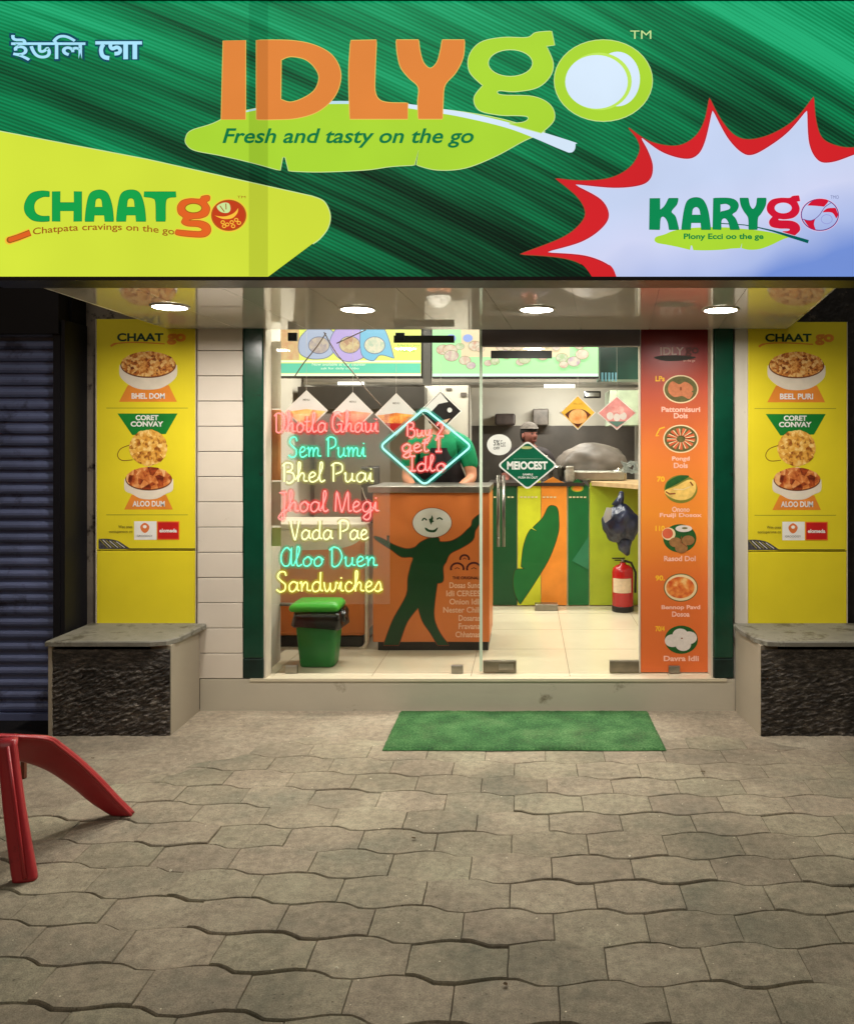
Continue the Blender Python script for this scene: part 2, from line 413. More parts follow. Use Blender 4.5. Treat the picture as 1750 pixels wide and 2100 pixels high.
# ---- step and shop floor
mstep = M('step_paint', (184, 176, 158), .65, .35, .05, 2.5, .06, 40, dirt=((120, 108, 88), 3.5, .62))
mtile = M('floor_tile', (206, 196, 170), .22, .5, .04, 3)
mgrout = M('tile_grout', (120, 108, 88), .8)
s = MB(); xl = wx(410, FD); xr = wx(1506, FD)
s.box(xl, xr, FD, GD + .1, -.03, FZ - .004, mstep)
tag(s.build('step', base=((xl + xr) / 2, FD, 0)), kind='structure')
s = MB()
s.box(xl + .3, xr - .05, FD - .004, FD + .05, FZ - .016, FZ, mtile)
XI0, XI1 = -2.15, 1.14
s.box(-1.66, 1.14, FD + .05, 5.45, FZ - .03, FZ - .002, mgrout)
s.box(XI0, XI1, 5.45, 8.8, FZ - .03, FZ - .002, mgrout)
for i in range(-4, 3):
    for j in range(7):
        tx0 = -.34 + i * .6; ty0 = FD + .052 + .07 + j * .6
        a0, a1 = max(tx0 + .002, -1.655 if ty0 < 5.2 else XI0), min(tx0 + .598, XI1)
        b0, b1 = ty0 + .002, min(ty0 + .598, 8.78)
        if a1 > a0 and b1 > b0: s.box(a0, a1, b0, b1, FZ - .02, FZ, mtile)
    s.box(max(tx0 + .002, -1.6), tx0 + .598, FD + .052, FD + .118, FZ - .02, FZ, mtile)
tag(s.build('floor', base=(0, 6.4, 0)), kind='structure')

# ---- plinths either side
mrock = None
def rock_mat():
    m, n, l, b = nodes_mat('rough_stone')
    tc = n.new('ShaderNodeTexCoord'); mp = n.new('ShaderNodeMapping'); mp.inputs['Rotation'].default_value = (0, R(-22), 0); mp.inputs['Scale'].default_value = (16, 16, 44)
    l.new(tc.outputs['Object'], mp.inputs[0])
    a = n.new('ShaderNodeTexNoise'); a.inputs['Scale'].default_value = 1.6; a.inputs['Detail'].default_value = 8; a.inputs['Roughness'].default_value = .7; l.new(mp.outputs[0], a.inputs[0])
    r = ramp(n, [(.30, (26, 23, 21)), (.52, (92, 85, 78)), (.74, (168, 158, 146))]); l.new(a.outputs[0], r.inputs[0])
    big = n.new('ShaderNodeTexNoise'); big.inputs['Scale'].default_value = 3.5; l.new(tc.outputs['Object'], big.inputs[0])
    rb = n.new('ShaderNodeMapRange'); rb.inputs[1].default_value = .35; rb.inputs[2].default_value = .65; rb.inputs[3].default_value = .45; rb.inputs[4].default_value = 1.1; l.new(big.outputs[0], rb.inputs[0])
    sc = n.new('ShaderNodeVectorMath'); sc.operation = 'SCALE'; l.new(r.outputs[0], sc.inputs[0]); l.new(rb.outputs[0], sc.inputs['Scale'])
    l.new(sc.outputs[0], b.inputs['Base Color']); b.inputs['Roughness'].default_value = .8
    bu = n.new('ShaderNodeBump'); bu.inputs['Strength'].default_value = 1; bu.inputs['Distance'].default_value = .02; l.new(a.outputs[0], bu.inputs['Height']); l.new(bu.outputs[0], b.inputs['Normal'])
    return m
mrock = rock_mat()
mslab = M('slab_stone', (124, 121, 110), .6, .35, .24, 7, .2, 60, dirt=((84, 80, 66), 7, .52))
mcheek = M('cheek_paint', (160, 150, 132), .7, .3, .05, 2.5, .05, 40)
PZ = .53
def plinth(label, X0, X1, left):
    t = thing('plinth', label, 'plinth', ((X0 + X1) / 2, 4.75, 0), 'stone plinths beside the shop step')
    b = MB()
    # rough front built as a displaced grid
    nx, nz = 170, 120; vs = []
    fx0, fx1 = (X0 + .022, X1) if left else (X0, X1)
    for j in range(nz + 1):
        for i in range(nx + 1):
            x = fx0 + (fx1 - fx0) * i / nx; z = -.02 + (PZ - .03) * j / nz
            q = Vector((x * 20 + z * 8, z * 62 - x * 24, 3)); d = .012 * noise.noise(q) + .009 * noise.noise(q * 2.3)
            if z > PZ - .15: d *= .3
            vs.append((x, 4.542 + max(-.012, min(d, .009)), z))
    b.add(vs, [(j * (nx + 1) + i, j * (nx + 1) + i + 1, (j + 1) * (nx + 1) + i + 1, (j + 1) * (nx + 1) + i) for j in range(nz) for i in range(nx)], mrock, True)
    b.build('rough_front', t)
    c = MB()
    if left:
        c.hull([(X1 - .12, 4.575, -.03), (X1, 4.552, -.03), (wx(410, FD) - .002, FD - .003, -.03), (X1 - .12, 4.99, -.03), (X1 - .12, 4.575, PZ - .03), (X1, 4.552, PZ - .03), (wx(410, FD) - .002, FD - .003, PZ - .03), (X1 - .12, 4.99, PZ - .03)], mcheek)
        e_ = MB(); e_.box(X0, X0 + .02, 4.535, 4.99, -.03, PZ - .03, mcheek); e_.build('cheek', t)
    else:
        xi = wx(1506, FD) + .002; xf = wx(1560, 4.54)
        c.hull([(xf + .1, 4.575, -.03), (xf, 4.552, -.03), (xi, FD - .003, -.03), (xf + .1, 4.99, -.03), (xf + .1, 4.575, PZ - .03), (xf, 4.552, PZ - .03), (xi, FD - .003, PZ - .03), (xf + .1, 4.99, PZ - .03)], mcheek)
    c.build('cheek', t)
    d = MB(); prof = []
    if left: poly = [(X0 - .01, 4.52), (X1 - .10, 4.52), (X1 - .02, 4.545), (X1 + .015, 4.62), (X1 + .035, 4.99), (X0 - .01, 4.99)]
    else: poly = [(X1, 4.99), (xi - .01, 4.985), (xi - .012, 4.84), (xf - .02, 4.62), (xf + .03, 4.53), (xf + .12, 4.515), (X1, 4.515)]
    poly = [(p[0], p[1]) for p in poly]
    k = len(poly); vs = []
    for z, ins in ((PZ - .028, 0), (PZ - .006, 0), (PZ, .006)):
        cx = sum(p[0] for p in poly) / k; cy = sum(p[1] for p in poly) / k
        for p in poly: vs.append((p[0] + (ins if p[0] < cx else -ins), p[1] + (ins if p[1] < cy else -ins), z))
    fs = [tuple(range(k))[::-1], tuple(2 * k + i for i in range(k))]
    for L in range(2):
        for i in range(k): fs.append((L * k + i, L * k + (i + 1) % k, (L + 1) * k + (i + 1) % k, (L + 1) * k + i))
    d.add(vs, fs, mslab); so_ = d.build('slab', t)
    bm = bmesh.new(); bm.from_mesh(so_.data); bmesh.ops.recalc_face_normals(bm, faces=bm.faces); bm.to_mesh(so_.data); bm.free()
    return t
plinth('rough dark stone plinth with concrete slab top under the left yellow poster', wx(100, 4.54), wx(348, 4.54), True)
plinth('rough dark stone plinth with concrete slab top under the right yellow poster', wx(1560, 4.54), 3.2, False)

# ---- facade walls
mgreyw = M('grey_render', (130, 120, 108), .85, .2, .25, 5, .3, 40, dirt=((50, 44, 40), 9, .55))
mdark = M('dark_wall', (26, 24, 24), .8, .2, .2, 4, .2, 30)
mwhite = M('white_render', (205, 198, 184), .6, .35, .05, 4, .05, 60, dirt=((160, 148, 126), 6, .63))
b = MB(); b.box(-2.68, -1.985, WD + .015, WD + .25, 0, 5.2, mgreyw)
tag(b.build('facade_wall', base=(-2.33, WD, 0)), 'grey rendered wall strip behind the left yellow poster beside the shutter', 'wall')
b = MB(); b.box(-1.985, -1.715, WD + .02, WD + .25, FZ - .2, 2.75, mdark); b.box(-1.985, 1.4, WD + .02, WD + .25, 2.75, 5.2, mgreyw)
tag(b.build('facade_wall', base=(-.3, WD, 2.75)), 'grey wall above the shop entrance rising behind the lit signboard', 'wall')
b = MB(); b.box(wx(1505, WD), wx(1532, WD), WD - .012, WD + .25, PZ - .005, 2.75, mwhite); b.box(wx(1505, WD), 1.4, WD + .02, WD + .25, 0, PZ - .01, mwhite)
tag(b.build('white_pillar'), 'narrow white plastered pillar between green post and right yellow poster', 'pillar')
mstone = M('black_stone', (34, 30, 28), .6, .4, .5, 14, .8, 40, dirt=((80, 72, 64), 20, .58))
b = MB(); b.box(wx(1533, WD), 4.2, WD + .02, WD + .3, 0, 5.2, mstone)
tag(b.build('stone_wall'), 'dark rough stone wall beyond the right yellow poster', 'wall')
b = MB()
b.box(-5.5, -2.665, 4.86, 5.3, 2.32, 5.2, mdark)
b.box(-5.5, -2.665, 4.5, 4.86, 3.2, 5.2, mdark)
b.build('dark_lintel').location
tag(bpy.data.objects['dark_lintel'], 'black wall above the blue roller shutter', 'wall')

# ---- roller shutter
SDp = 4.80
msh = M('shutter_steel', (92, 100, 134), .45, .5, .25, 3, .08, 20, metal=.15, dirt=((52, 54, 76), 4, .55))
mshd = M('shutter_guide', (20, 20, 26), .5, .4, .2, 5, metal=.3)
t = thing('roller_shutter', 'closed dark blue corrugated roller shutter left of the shop', 'shutter', (-3.6, SDp, 0))
b = MB(); xs0, xs1 = -5.2, wx(130, SDp)
z = .045; prof = []
SP = .070
while z < 2.26:
    for q, dy in ((0, .016), (.16, .016), (.22, 0), (.42, -.008), (.62, -.008), (.84, 0), (.9, .016)): prof.append((dy, z + q * SP))
    z += SP
vs = []; fs = []
for dy, zz in prof: vs += [(xs0, SDp + dy, zz), (xs1, SDp + dy, zz)]
for i in range(len(prof) - 1): fs.append((2 * i, 2 * i + 1, 2 * i + 3, 2 * i + 2))
b.add(vs, fs, msh); b.build('curtain', t)
b = MB(); b.box(xs0, xs1, SDp - .02, SDp + .02, .0, .05, msh); b.build('bottom_rail', t)
b = MB(); b.box(xs1 + .001, wx(139, SDp), SDp - .03, WD + .01, 0, 2.32, mshd); b.box(xs1 - .04, xs1, SDp - .035, SDp - .015, 0.05, 2.32, mshd); b.build('guide_rail', t)
b = MB(); b.box(xs0, xs1, SDp - .05, SDp + .2, 2.24, 2.5, mshd); b.build('shutter_box', t)
b = MB(); b.bbox(-5.2, wx(100, 4.56), 4.56, SDp + .1, -.03, .012, mdark, .006)
tag(b.build('shutter_sill'), 'low dark sill under the roller shutter', 'sill')

# ---- cladding pillar
mclad = M('cream_cladding', (214, 203, 188), .5, .4, .05, 3, .05, 30, dirt=((150, 128, 100), 9, .66))
t = thing('cladding_pillar', 'cream cladding pillar of stacked planks beside the left green post', 'pillar', (-1.85, WD, FZ))
cx0, cx1 = wx(404, FD), wx(497, FD); z = FZ - .001; k = 0
b = MB()
while z < 2.7:
    hgt = .149; b.bbox(cx0 + .001 * (k % 2), cx1 - .0015 * (k % 3), FD + .003, WD + .02, z + .0015, z + hgt, mclad, .003); z += .1515; k += 1
b.build('planks', t)
b = MB(); b.box(cx0 + .004, cx1 - .004, FD + .02, WD + .019, FZ, 2.7, mdark); b.build('backing', t)

# ---- green posts
mgreen = M('green_enamel', (6, 62, 44), .22, .6, .25, 5, .1, 8, dirt=((20, 40, 34), 7, .6))
mgreend = M('green_foot', (14, 40, 34), .4, .4, .4, 12, .2, 30)
def post(px0, px1, label):
    t = thing('green_post', label, 'post', (wx((px0 + px1) / 2, FD), 5.0, FZ), 'dark green posts framing the shopfront')
    x0, x1 = wx(px0, FD), wx(px1, FD)
    b = MB(); b.bbox(x0 + .002, x1 - .002, FD + .002, FD + .045, FZ + .12, 2.75, mgreen, .008); b.build('shaft', t)
    b = MB(); b.bbox(x0 + .001, x1 - .001, FD + .001, FD + .046, FZ + .001, FZ + .119, mgreend, .006); b.build('foot_sleeve', t)
post(497, 540, 'dark green enamelled post between cream cladding and shop window')
post(1463, 1504, 'dark green enamelled post right of the orange menu panel')

# ================================================================ CANOPY AND SIGN
SD = 3.42; SZ = 2.300; SB = 2.278
def soffit_mat():
    m, n, l, b = nodes_mat('soffit_panel')
    b.inputs['Base Color'].default_value = lin((236, 232, 222)); b.inputs['Roughness'].default_value = .06
    b.inputs['Specular IOR Level'].default_value = .5; b.inputs['Coat Weight'].default_value = .8; b.inputs['Coat Roughness'].default_value = .02
    tc = n.new('ShaderNodeTexCoord'); nt = n.new('ShaderNodeTexNoise'); nt.inputs['Scale'].default_value = 3; l.new(tc.outputs['Object'], nt.inputs[0])
    bu = n.new('ShaderNodeBump'); bu.inputs['Strength'].default_value = .05; bu.inputs['Distance'].default_value = .01; l.new(nt.outputs[0], bu.inputs['Height']); l.new(bu.outputs[0], b.inputs['Normal'])
    return m
msoff = soffit_mat()
mtrim = M('dark_trim', (16, 18, 20), .3, .5, .2, 5)
mblackm = M('black_metal', (14, 14, 15), .4, .5)
ct = thing('canopy', 'glossy beige canopy soffit over the shop entrance', 'canopy', (-.35, 4.2, SZ))
xa0, xa1 = wx(16, SD), wx(1752, SD); xb0, xb1 = wx(352, WD) - .01, wx(1612, WD)
b = MB()
NS = 9
for i in range(NS):
    u0, u1 = i / NS, (i + 1) / NS; g_ = .0012
    a0 = xa0 + (xa1 - xa0) * u0 + g_; a1 = xa0 + (xa1 - xa0) * u1 - g_; c0 = xb0 + (xb1 - xb0) * u0 + g_; c1 = xb0 + (xb1 - xb0) * u1 - g_
    b.hull([(a0, SD + .16, SZ), (a1, SD + .16, SZ), (c1, WD + .015, SZ), (c0, WD + .015, SZ), (a0, SD + .16, SZ + .01), (a1, SD + .16, SZ + .01), (c1, WD + .015, SZ + .01), (c0, WD + .015, SZ + .01)], msoff)
b.build('soffit', ct)
b = MB(); b.hull([(xa0 - .008, SD + .16, SZ + z) for z in (.011, .14)] + [(xa1 + .008, SD + .16, SZ + z) for z in (.011, .14)] + [(xb1 + .008, WD + .01, SZ + z) for z in (.011, .14)] + [(xb0 - .008, WD + .01, SZ + z) for z in (.011, .14)], mtrim); b.build('deck', ct)
b = MB()
b.tube([(xa0 - .004, SD + .16, SZ + .003), (xb0 - .004, WD, SZ + .003)], .005, msoff, 6); b.tube([(xa1 + .004, SD + .16, SZ + .003), (xb1 + .004, WD, SZ + .003)], .005, msoff, 6)
b.build('edge_trim', ct)

# downlights
mlamp = E('lamp_white', (255, 246, 226), 26, 0)
mring = M('lamp_ring', (225, 222, 214), .35)
DL = [(348, 628, 'leftmost'), (733, 633, 'second from left'), (1100, 633, 'third from left'), (1477, 634, 'rightmost')]
near = ['above the left cladding pillar', 'above the neon menu board', 'above the glass door', 'above the right green post']
for (px, py, wh), nr in zip(DL, near):
    D = (CH - SZ) * F / (VY - py) * -1 if False else (SZ - CH) * F / (VY - py)
    X = wx(px, D)
    t = thing('downlight', 'round lit ceiling downlight ' + nr, 'downlight', (X, D, SZ), 'round downlights in the canopy soffit')
    b = MB(); b.lathe([(.096, -.0005), (.094, -.006), (.084, -.007)], (X, D, SZ), mring, 40); b.build('rim', t)
    b = MB(); b.lathe([(.083, -.0072), (.08, -.0085), (.001, -.0090)], (X, D, SZ), mlamp, 40); b.build('diffuser', t)
    ld = bpy.data.lights.new('downlight_lamp', 'AREA'); ld.shape = 'DISK'; ld.size = .15; ld.energy = 17.5; ld.color = (1.0, .945, .87); ld.spread = R(172)
    lo = bpy.data.objects.new('downlight_lamp', ld); C.objects.link(lo); lo.parent = t; lo.location = (0, 0, -.012)

# ---- lit sign
def sign_green():
    m, n, l, b = nodes_mat('backlit_leaf_print')
    tc = n.new('ShaderNodeTexCoord'); mp = n.new('ShaderNodeMapping'); mp.inputs['Rotation'].default_value = (0, R(-27), 0)
    l.new(tc.outputs['Object'], mp.inputs[0])
    # gentle bend of the veins
    sx = n.new('ShaderNodeSeparateXYZ'); l.new(mp.outputs[0], sx.inputs[0])
    sq = n.new('ShaderNodeMath'); sq.operation = 'MULTIPLY'; l.new(sx.outputs[0], sq.inputs[0]); l.new(sx.outputs[0], sq.inputs[1])
    bd = n.new('ShaderNodeMath'); bd.operation = 'MULTIPLY_ADD'; l.new(sq.outputs[0], bd.inputs[0]); bd.inputs[1].default_value = .035; l.new(sx.outputs[2], bd.inputs[2])
    def band(xs, zs, detail, rough=.5):
        c = n.new('ShaderNodeCombineXYZ'); a = n.new('ShaderNodeMath'); a.operation = 'MULTIPLY'; a.inputs[1].default_value = xs; l.new(sx.outputs[0], a.inputs[0])
        d = n.new('ShaderNodeMath'); d.operation = 'MULTIPLY'; d.inputs[1].default_value = zs; l.new(bd.outputs[0], d.inputs[0])
        l.new(a.outputs[0], c.inputs[0]); l.new(d.outputs[0], c.inputs[2])
        t = n.new('ShaderNodeTexNoise'); t.inputs['Scale'].default_value = 1; t.inputs['Detail'].default_value = detail; t.inputs['Roughness'].default_value = rough; l.new(c.outputs[0], t.inputs[0]); return t
    A = band(.35, 5.5, 3, .6); B = band(.5, 24, 4, .7)
    wv = n.new('ShaderNodeMath'); wv.operation = 'MULTIPLY'; wv.inputs[1].default_value = 420; l.new(bd.outputs[0], wv.inputs[0])
    sn = n.new('ShaderNodeMath'); sn.operation = 'SINE'; l.new(wv.outputs[0], sn.inputs[0])
    s1 = n.new('ShaderNodeMath'); s1.operation = 'MULTIPLY_ADD'; l.new(A.outputs[0], s1.inputs[0]); s1.inputs[1].default_value = 1.3
    b2 = n.new('ShaderNodeMath'); b2.operation = 'MULTIPLY_ADD'; l.new(B.outputs[0], b2.inputs[0]); b2.inputs[1].default_value = .42; b2.inputs[2].default_value = -.35
    l.new(b2.outputs[0], s1.inputs[2])
    s2 = n.new('ShaderNodeMath'); s2.operation = 'MULTIPLY_ADD'; l.new(sn.outputs[0], s2.inputs[0]); s2.inputs[1].default_value = .075; l.new(s1.outputs[0], s2.inputs[2])
    # leaf print is deeper green low down in the artwork, paler at the upper right
    so2 = n.new('ShaderNodeSeparateXYZ'); l.new(tc.outputs['Object'], so2.inputs[0])
    gz = n.new('ShaderNodeMapRange'); gz.inputs[1].default_value = 0; gz.inputs[2].default_value = 1.16; gz.inputs[3].default_value = -.30; gz.inputs[4].default_value = .13; l.new(so2.outputs[2], gz.inputs[0])
    gx = n.new('ShaderNodeMapRange'); gx.inputs[1].default_value = -1.8; gx.inputs[2].default_value = 1.8; gx.inputs[3].default_value = -.02; gx.inputs[4].default_value = .06; l.new(so2.outputs[0], gx.inputs[0])
    s3 = n.new('ShaderNodeMath'); l.new(s2.outputs[0], s3.inputs[0]); l.new(gz.outputs[0], s3.inputs[1])
    s4 = n.new('ShaderNodeMath'); l.new(s3.outputs[0], s4.inputs[0]); l.new(gx.outputs[0], s4.inputs[1])
    r = ramp(n, [(.12, (4, 24, 14)), (.30, (10, 66, 38)), (.46, (10, 104, 62)), (.62, (10, 138, 84)), (.85, (34, 176, 118))]); l.new(s4.outputs[0], r.inputs[0])
    l.new(r.outputs[0], b.inputs['Emission Color']); b.inputs['Emission Strength'].default_value = 1.0
    b.inputs['Base Color'].default_value = (.01, .03, .02, 1); b.inputs['Roughness'].default_value = .35; b.inputs['Specular IOR Level'].default_value = .2
    return m
mleaf = sign_green()
eor = E('print_orange', (224, 132, 58)); eorl = E('print_orange_line', (232, 190, 90)); eli = E('print_lime', (170, 214, 52)); elil = E('print_lime_line', (190, 230, 90))
ewh = E('print_white', (214, 232, 250)); ewh2 = E('print_stem', (188, 222, 238)); edg = E('print_dark_green', (6, 118, 66)); ecy = E('print_cyan', (168, 226, 250)); enavy = E('print_navy', (14, 74, 92))
eye = E('print_yellow_lime', (208, 224, 60), 1.0, .07, 1.4); ered = E('print_red', (208, 34, 40)); edred = E('print_dark_red', (140, 22, 50)); epk = E('print_pink_line', (246, 196, 214))
epw = E('print_pale_blue', (198, 208, 238), 1.0, .09, 1.5)
def burst_print():
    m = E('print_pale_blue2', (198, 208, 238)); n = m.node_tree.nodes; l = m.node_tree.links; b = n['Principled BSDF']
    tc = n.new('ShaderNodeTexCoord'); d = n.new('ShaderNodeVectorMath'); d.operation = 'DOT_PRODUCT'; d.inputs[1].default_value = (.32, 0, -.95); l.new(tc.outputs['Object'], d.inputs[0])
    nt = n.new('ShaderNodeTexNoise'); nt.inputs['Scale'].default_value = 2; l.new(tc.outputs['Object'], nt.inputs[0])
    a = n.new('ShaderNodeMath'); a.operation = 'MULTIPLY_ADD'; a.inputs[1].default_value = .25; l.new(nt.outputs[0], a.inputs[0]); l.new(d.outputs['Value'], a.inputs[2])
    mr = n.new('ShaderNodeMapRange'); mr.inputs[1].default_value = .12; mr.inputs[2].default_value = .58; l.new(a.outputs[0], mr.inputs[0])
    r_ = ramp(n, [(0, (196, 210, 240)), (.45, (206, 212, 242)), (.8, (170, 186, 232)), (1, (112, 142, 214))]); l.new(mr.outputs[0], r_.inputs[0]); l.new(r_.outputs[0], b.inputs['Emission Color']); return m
epw = burst_print(); ecg = E('print_green', (18, 162, 74)); ecgd = E('print_green_line', (4, 112, 60)); ebr = E('print_brown', (160, 92, 28)); eo2 = E('print_burnt_orange', (222, 98, 36)); eo3 = E('print_orange_glow', (246, 190, 60))
ekg = E('print_kary_green', (8, 136, 80)); ekl = E('print_kary_line', (4, 92, 66)); epu = E('print_purple', (96, 44, 128)); emint = E('print_mint', (200, 226, 150)); ecr = E('print_crimson', (206, 22, 52))
sg = thing('shop_sign', 'large backlit green shop signboard with leaf print across the whole shopfront', 'signboard', ((wx(-30, SD) + wx(1800, SD)) / 2, SD, SZ + .005))
x0, x1 = wx(-30, SD), wx(1800, SD); zt = wz(2, SD); zb = wz(568, SD)
b = MB(); b.add([(x0, SD, zb), (x1, SD, zb), (x1, SD, zt), (x0, SD, zt)], [(0, 1, 2, 3)], mleaf); b.build('lit_face', sg)
b = MB()
b.box(x0 - .02, x1 + .02, SD - .012, SD + .155, SB, zb - .0005, mblackm); b.box(x0 - .02, x1 + .02, SD - .012, SD + .155, zt + .0005, zt + .06, mblackm)
b.box(x0 - .02, x0 - .0005, SD - .012, SD + .155, zb, zt, mblackm); b.box(x1 + .0005, x1 + .02, SD - .012, SD + .155, zb, zt, mblackm); b.box(x0, x1, SD + .13, SD + .15, zb, zt, mblackm)
b.build('frame', sg)
# tinted see-through strip: a strut's shade on the backlit face, painted in
mshade = bpy.data.materials.new('strut_shade_band'); mshade.use_nodes = True
_n = mshade.node_tree.nodes; _n.remove(_n['Principled BSDF']); _t = _n.new('ShaderNodeBsdfTransparent'); _t.inputs[0].default_value = (.80, .80, .80, 1); mshade.node_tree.links.new(_t.outputs[0], _n['Material Output'].inputs[0])
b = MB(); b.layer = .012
for a_, c_ in ((512, 551),): b.rect(a_, 3, c_, 567, SD, mshade)
b.build('strut_shade_band', sg)

# leaf emblem
LEAF = [(381, 283), (392, 268), (435, 254), (484, 232), (560, 217), (650, 211), (717, 210), (800, 213), (851, 219), (950, 230), (1035, 246), (1117, 271, 1), (1076, 287), (1015, 320), (953, 344), (896, 348), (854, 338, 1), (858, 306, 1), (849, 338, 1), (800, 341), (748, 348), (656, 352), (592, 350, 1), (585, 322, 1), (579, 322, 1), (574, 349, 1), (512, 332), (451, 318), (400, 308), (383, 296)]
LB = (381, 205, 1177, 352)
GL = [(1080, 78), (1098, 68), (1130, 65, 1), (1136, 93, 1), (1119, 95, 1), (1133, 130), (1126, 158), (1100, 180), (1056, 188), (1024, 186), (1019, 191), (1031, 196), (1093, 199), (1128, 217), (1135, 246), (1109, 273, 1), (1070, 262, 1), (1043, 254, 1), (1070, 252), (1082, 246), (1080, 239), (1060, 237), (1023, 236), (982, 226), (972, 201), (990, 176, 1), (963, 148), (962, 115), (985, 88), (1030, 78)]
GH = [(1046 + 46 * math.cos(a * math.pi / 16), 130 + 28 * math.sin(a * math.pi / 16)) for a in range(32)]
GB = (960, 65, 1136, 273)
D_ = SD
b = MB(); lf = smooth(LEAF); b.stroke(lf, 3, D_, emint, True); b.flat([lf], D_, eli)
b.flat([smooth([(470, 237, 1), (560, 214), (650, 208), (717, 207), (800, 210), (890, 219, 1), (890, 224, 1), (800, 215), (717, 213), (650, 214), (560, 220)])], D_, ewh2)
b.build('leaf_emblem', sg)
b = MB(); b.layer = .002
b.flat([smooth([(836, 213, 1), (880, 220), (960, 232), (1060, 256), (1172, 290), (1179, 296), (1177, 308), (1168, 313), (1150, 307), (1050, 266), (950, 241), (880, 229), (836, 222, 1)])], D_, ewh); b.build('stem', sg)
b = MB(); b.layer = .004
gl = smooth(GL); b.stroke(gl, 3, D_, emint, True); b.stroke(GH, 3, D_, emint, True); b.flat([gl, GH], D_, eli)
def el(cx, cy, rx, ry, n=48): return [(cx + rx * math.cos(a * 2 * math.pi / n), cy + ry * math.sin(a * 2 * math.pi / n)) for a in range(n)]
b.ell(1236, 166, 101.5, 84.5, D_, emint); b.ell(1236, 166, 100, 83, D_, eli)
b.ell(1265, 163, 46, 56, D_, ewh); b.ell(1227, 168, 67, 59, D_, elil); b.ell(1222, 169, 64, 55, D_, ewh)
b.text('TM', (1291, 64, 1334, 81), D_, emint, -.004); b.build('go_lettering', sg)
b = MB(); b.layer = .006
def ltr(loops, mf, ml, lw=3):
    for lp in loops: b.stroke(lp, lw, D_, ml, True)
    b.flat(loops, D_, mf)
ltr([[(459, 85), (504, 84), (504, 246), (455, 246)]], eor, eorl)
ltr([smooth([(527, 84, 1), (600, 85), (650, 96), (684, 118), (699, 154), (688, 196), (655, 228), (610, 243), (560, 246), (527, 246, 1)]), smooth([(577, 124, 1), (596, 117), (625, 122), (645, 138), (655, 160), (646, 186), (622, 203), (596, 211), (576, 205, 1)])], eor, eorl)
ltr([smooth([(720, 85, 1), (772, 84, 1), (769, 150), (769, 188), (778, 206), (797, 212), (836, 213, 1), (836, 245, 1), (718, 245, 1), (716, 150)])], eor, eorl)
ltr([smooth([(813, 84, 1), (858, 84, 1), (861, 107), (868, 130), (882, 142), (896, 130), (903, 107), (907, 84, 1), (952, 84, 1), (949, 119), (934, 150), (912, 176), (908, 210), (907, 245, 1), (858, 245, 1), (857, 210), (858, 180), (838, 160), (822, 139), (815, 110)])], eor, eorl)
b.build('main_lettering', sg)
b = MB(); b.layer = .006; b.text('Fresh and tasty on the go', (457, 264, 971, 304), D_, edg, .018, .25); b.build('tagline', sg)
b = MB(); b.layer = .001
def beng(dx, off, m_):
    b.text('ই', (27 - off, 75 - off, 60 + off, 124 + off), D_, m_, .02)
    return
for off, m_ in ((.055, enavy), (.014, ecy)):
    k = 5 if off > .03 else 0
    b.text('\u0987\u09a1\u09bf\u09b2', (24 - k, 72 - k, 176 + k, 125 + k), D_, m_, off)
    w_ = 1.5 * k
    def Bp(*a): return [(p[0] / 4.878, 51.3 + p[1] / 4.878) for p in a]
    b.stroke(Bp((958 - w_, 181), (1424 + w_, 181)), 6.6 + w_, D_, m_)
    b.stroke(smooth(Bp((1040, 196), (1022, 225), (1016, 262), (1028, 305), (1055, 326), (1098, 334)), 5, False), 8.5 + w_, D_, m_)
    b.stroke(smooth(Bp((1118, 182), (1108, 215), (1130, 240), (1170, 226), (1200, 238), (1206, 266), (1186, 286), (1150, 290)), 5, False), 7.5 + w_, D_, m_)
    for q_ in (1262, 1354): b.stroke(Bp((q_, 180), (q_, 346 + w_)), 9.5 + w_, D_, m_)
b.build('script_lettering', sg)
# yellow panel
b = MB(); b.layer = .0005
yp = smooth([(-30, 264, 1), (300, 327, 1), (640, 403, 1), (664, 414), (676, 440), (672, 466), (656, 488), (640, 500, 1), (549, 568, 1), (-30, 568, 1)], 12)
b.stroke(yp[:-3], 4, D_, emint); b.flat([yp], D_, eye); b.build('yellow_panel', sg)
def Z(px, py, c=None): return (px / 3.252, 369 + py / 3.252) + ((1,) if c else ())
b = MB(); b.layer = .002
b.stroke([Z(60, 405), Z(120, 385), Z(205, 350)], 17, D_, eo3); b.ell(*Z(62, 404), 8.5, 8.5, D_, eo3); b.stroke([Z(66, 402), Z(120, 385), Z(205, 352)], 13, D_, ebr); b.ell(*Z(68, 401), 6.5, 6.5, D_, ebr); b.stroke([Z(72, 400), Z(120, 384), Z(203, 354)], 9, D_, eo2); b.ell(*Z(74, 399), 4.5, 4.5, D_, eo2)
gd = (1180 / 3.252, 369 + 105 / 3.252, 1405 / 3.252, 369 + 385 / 3.252)
g2 = smooth([Z(*p) for p in [(1335, 130), (1350, 112), (1395, 108), (1398, 135), (1380, 150)]] + [Z(1400, 190), Z(1385, 235), Z(1340, 255), Z(1290, 260), Z(1262, 272), Z(1340, 275), Z(1395, 300), Z(1405, 345), Z(1370, 378), Z(1290, 380), Z(1180, 365), Z(1180, 335, 1), Z(1290, 345), Z(1340, 345), Z(1350, 328), Z(1320, 312), Z(1250, 306), Z(1215, 285), Z(1225, 252), Z(1195, 225), Z(1188, 180), Z(1215, 142), Z(1270, 128)])
gh2 = el(1293 / 3.252, 369 + 190 / 3.252, 17, 9.5, 28)
b.stroke(g2, 6, D_, eo3, True); b.stroke(g2, 2.5, D_, ebr, True); b.flat([g2, gh2], D_, eo2); b.stroke(gh2, 2, D_, ebr, True)
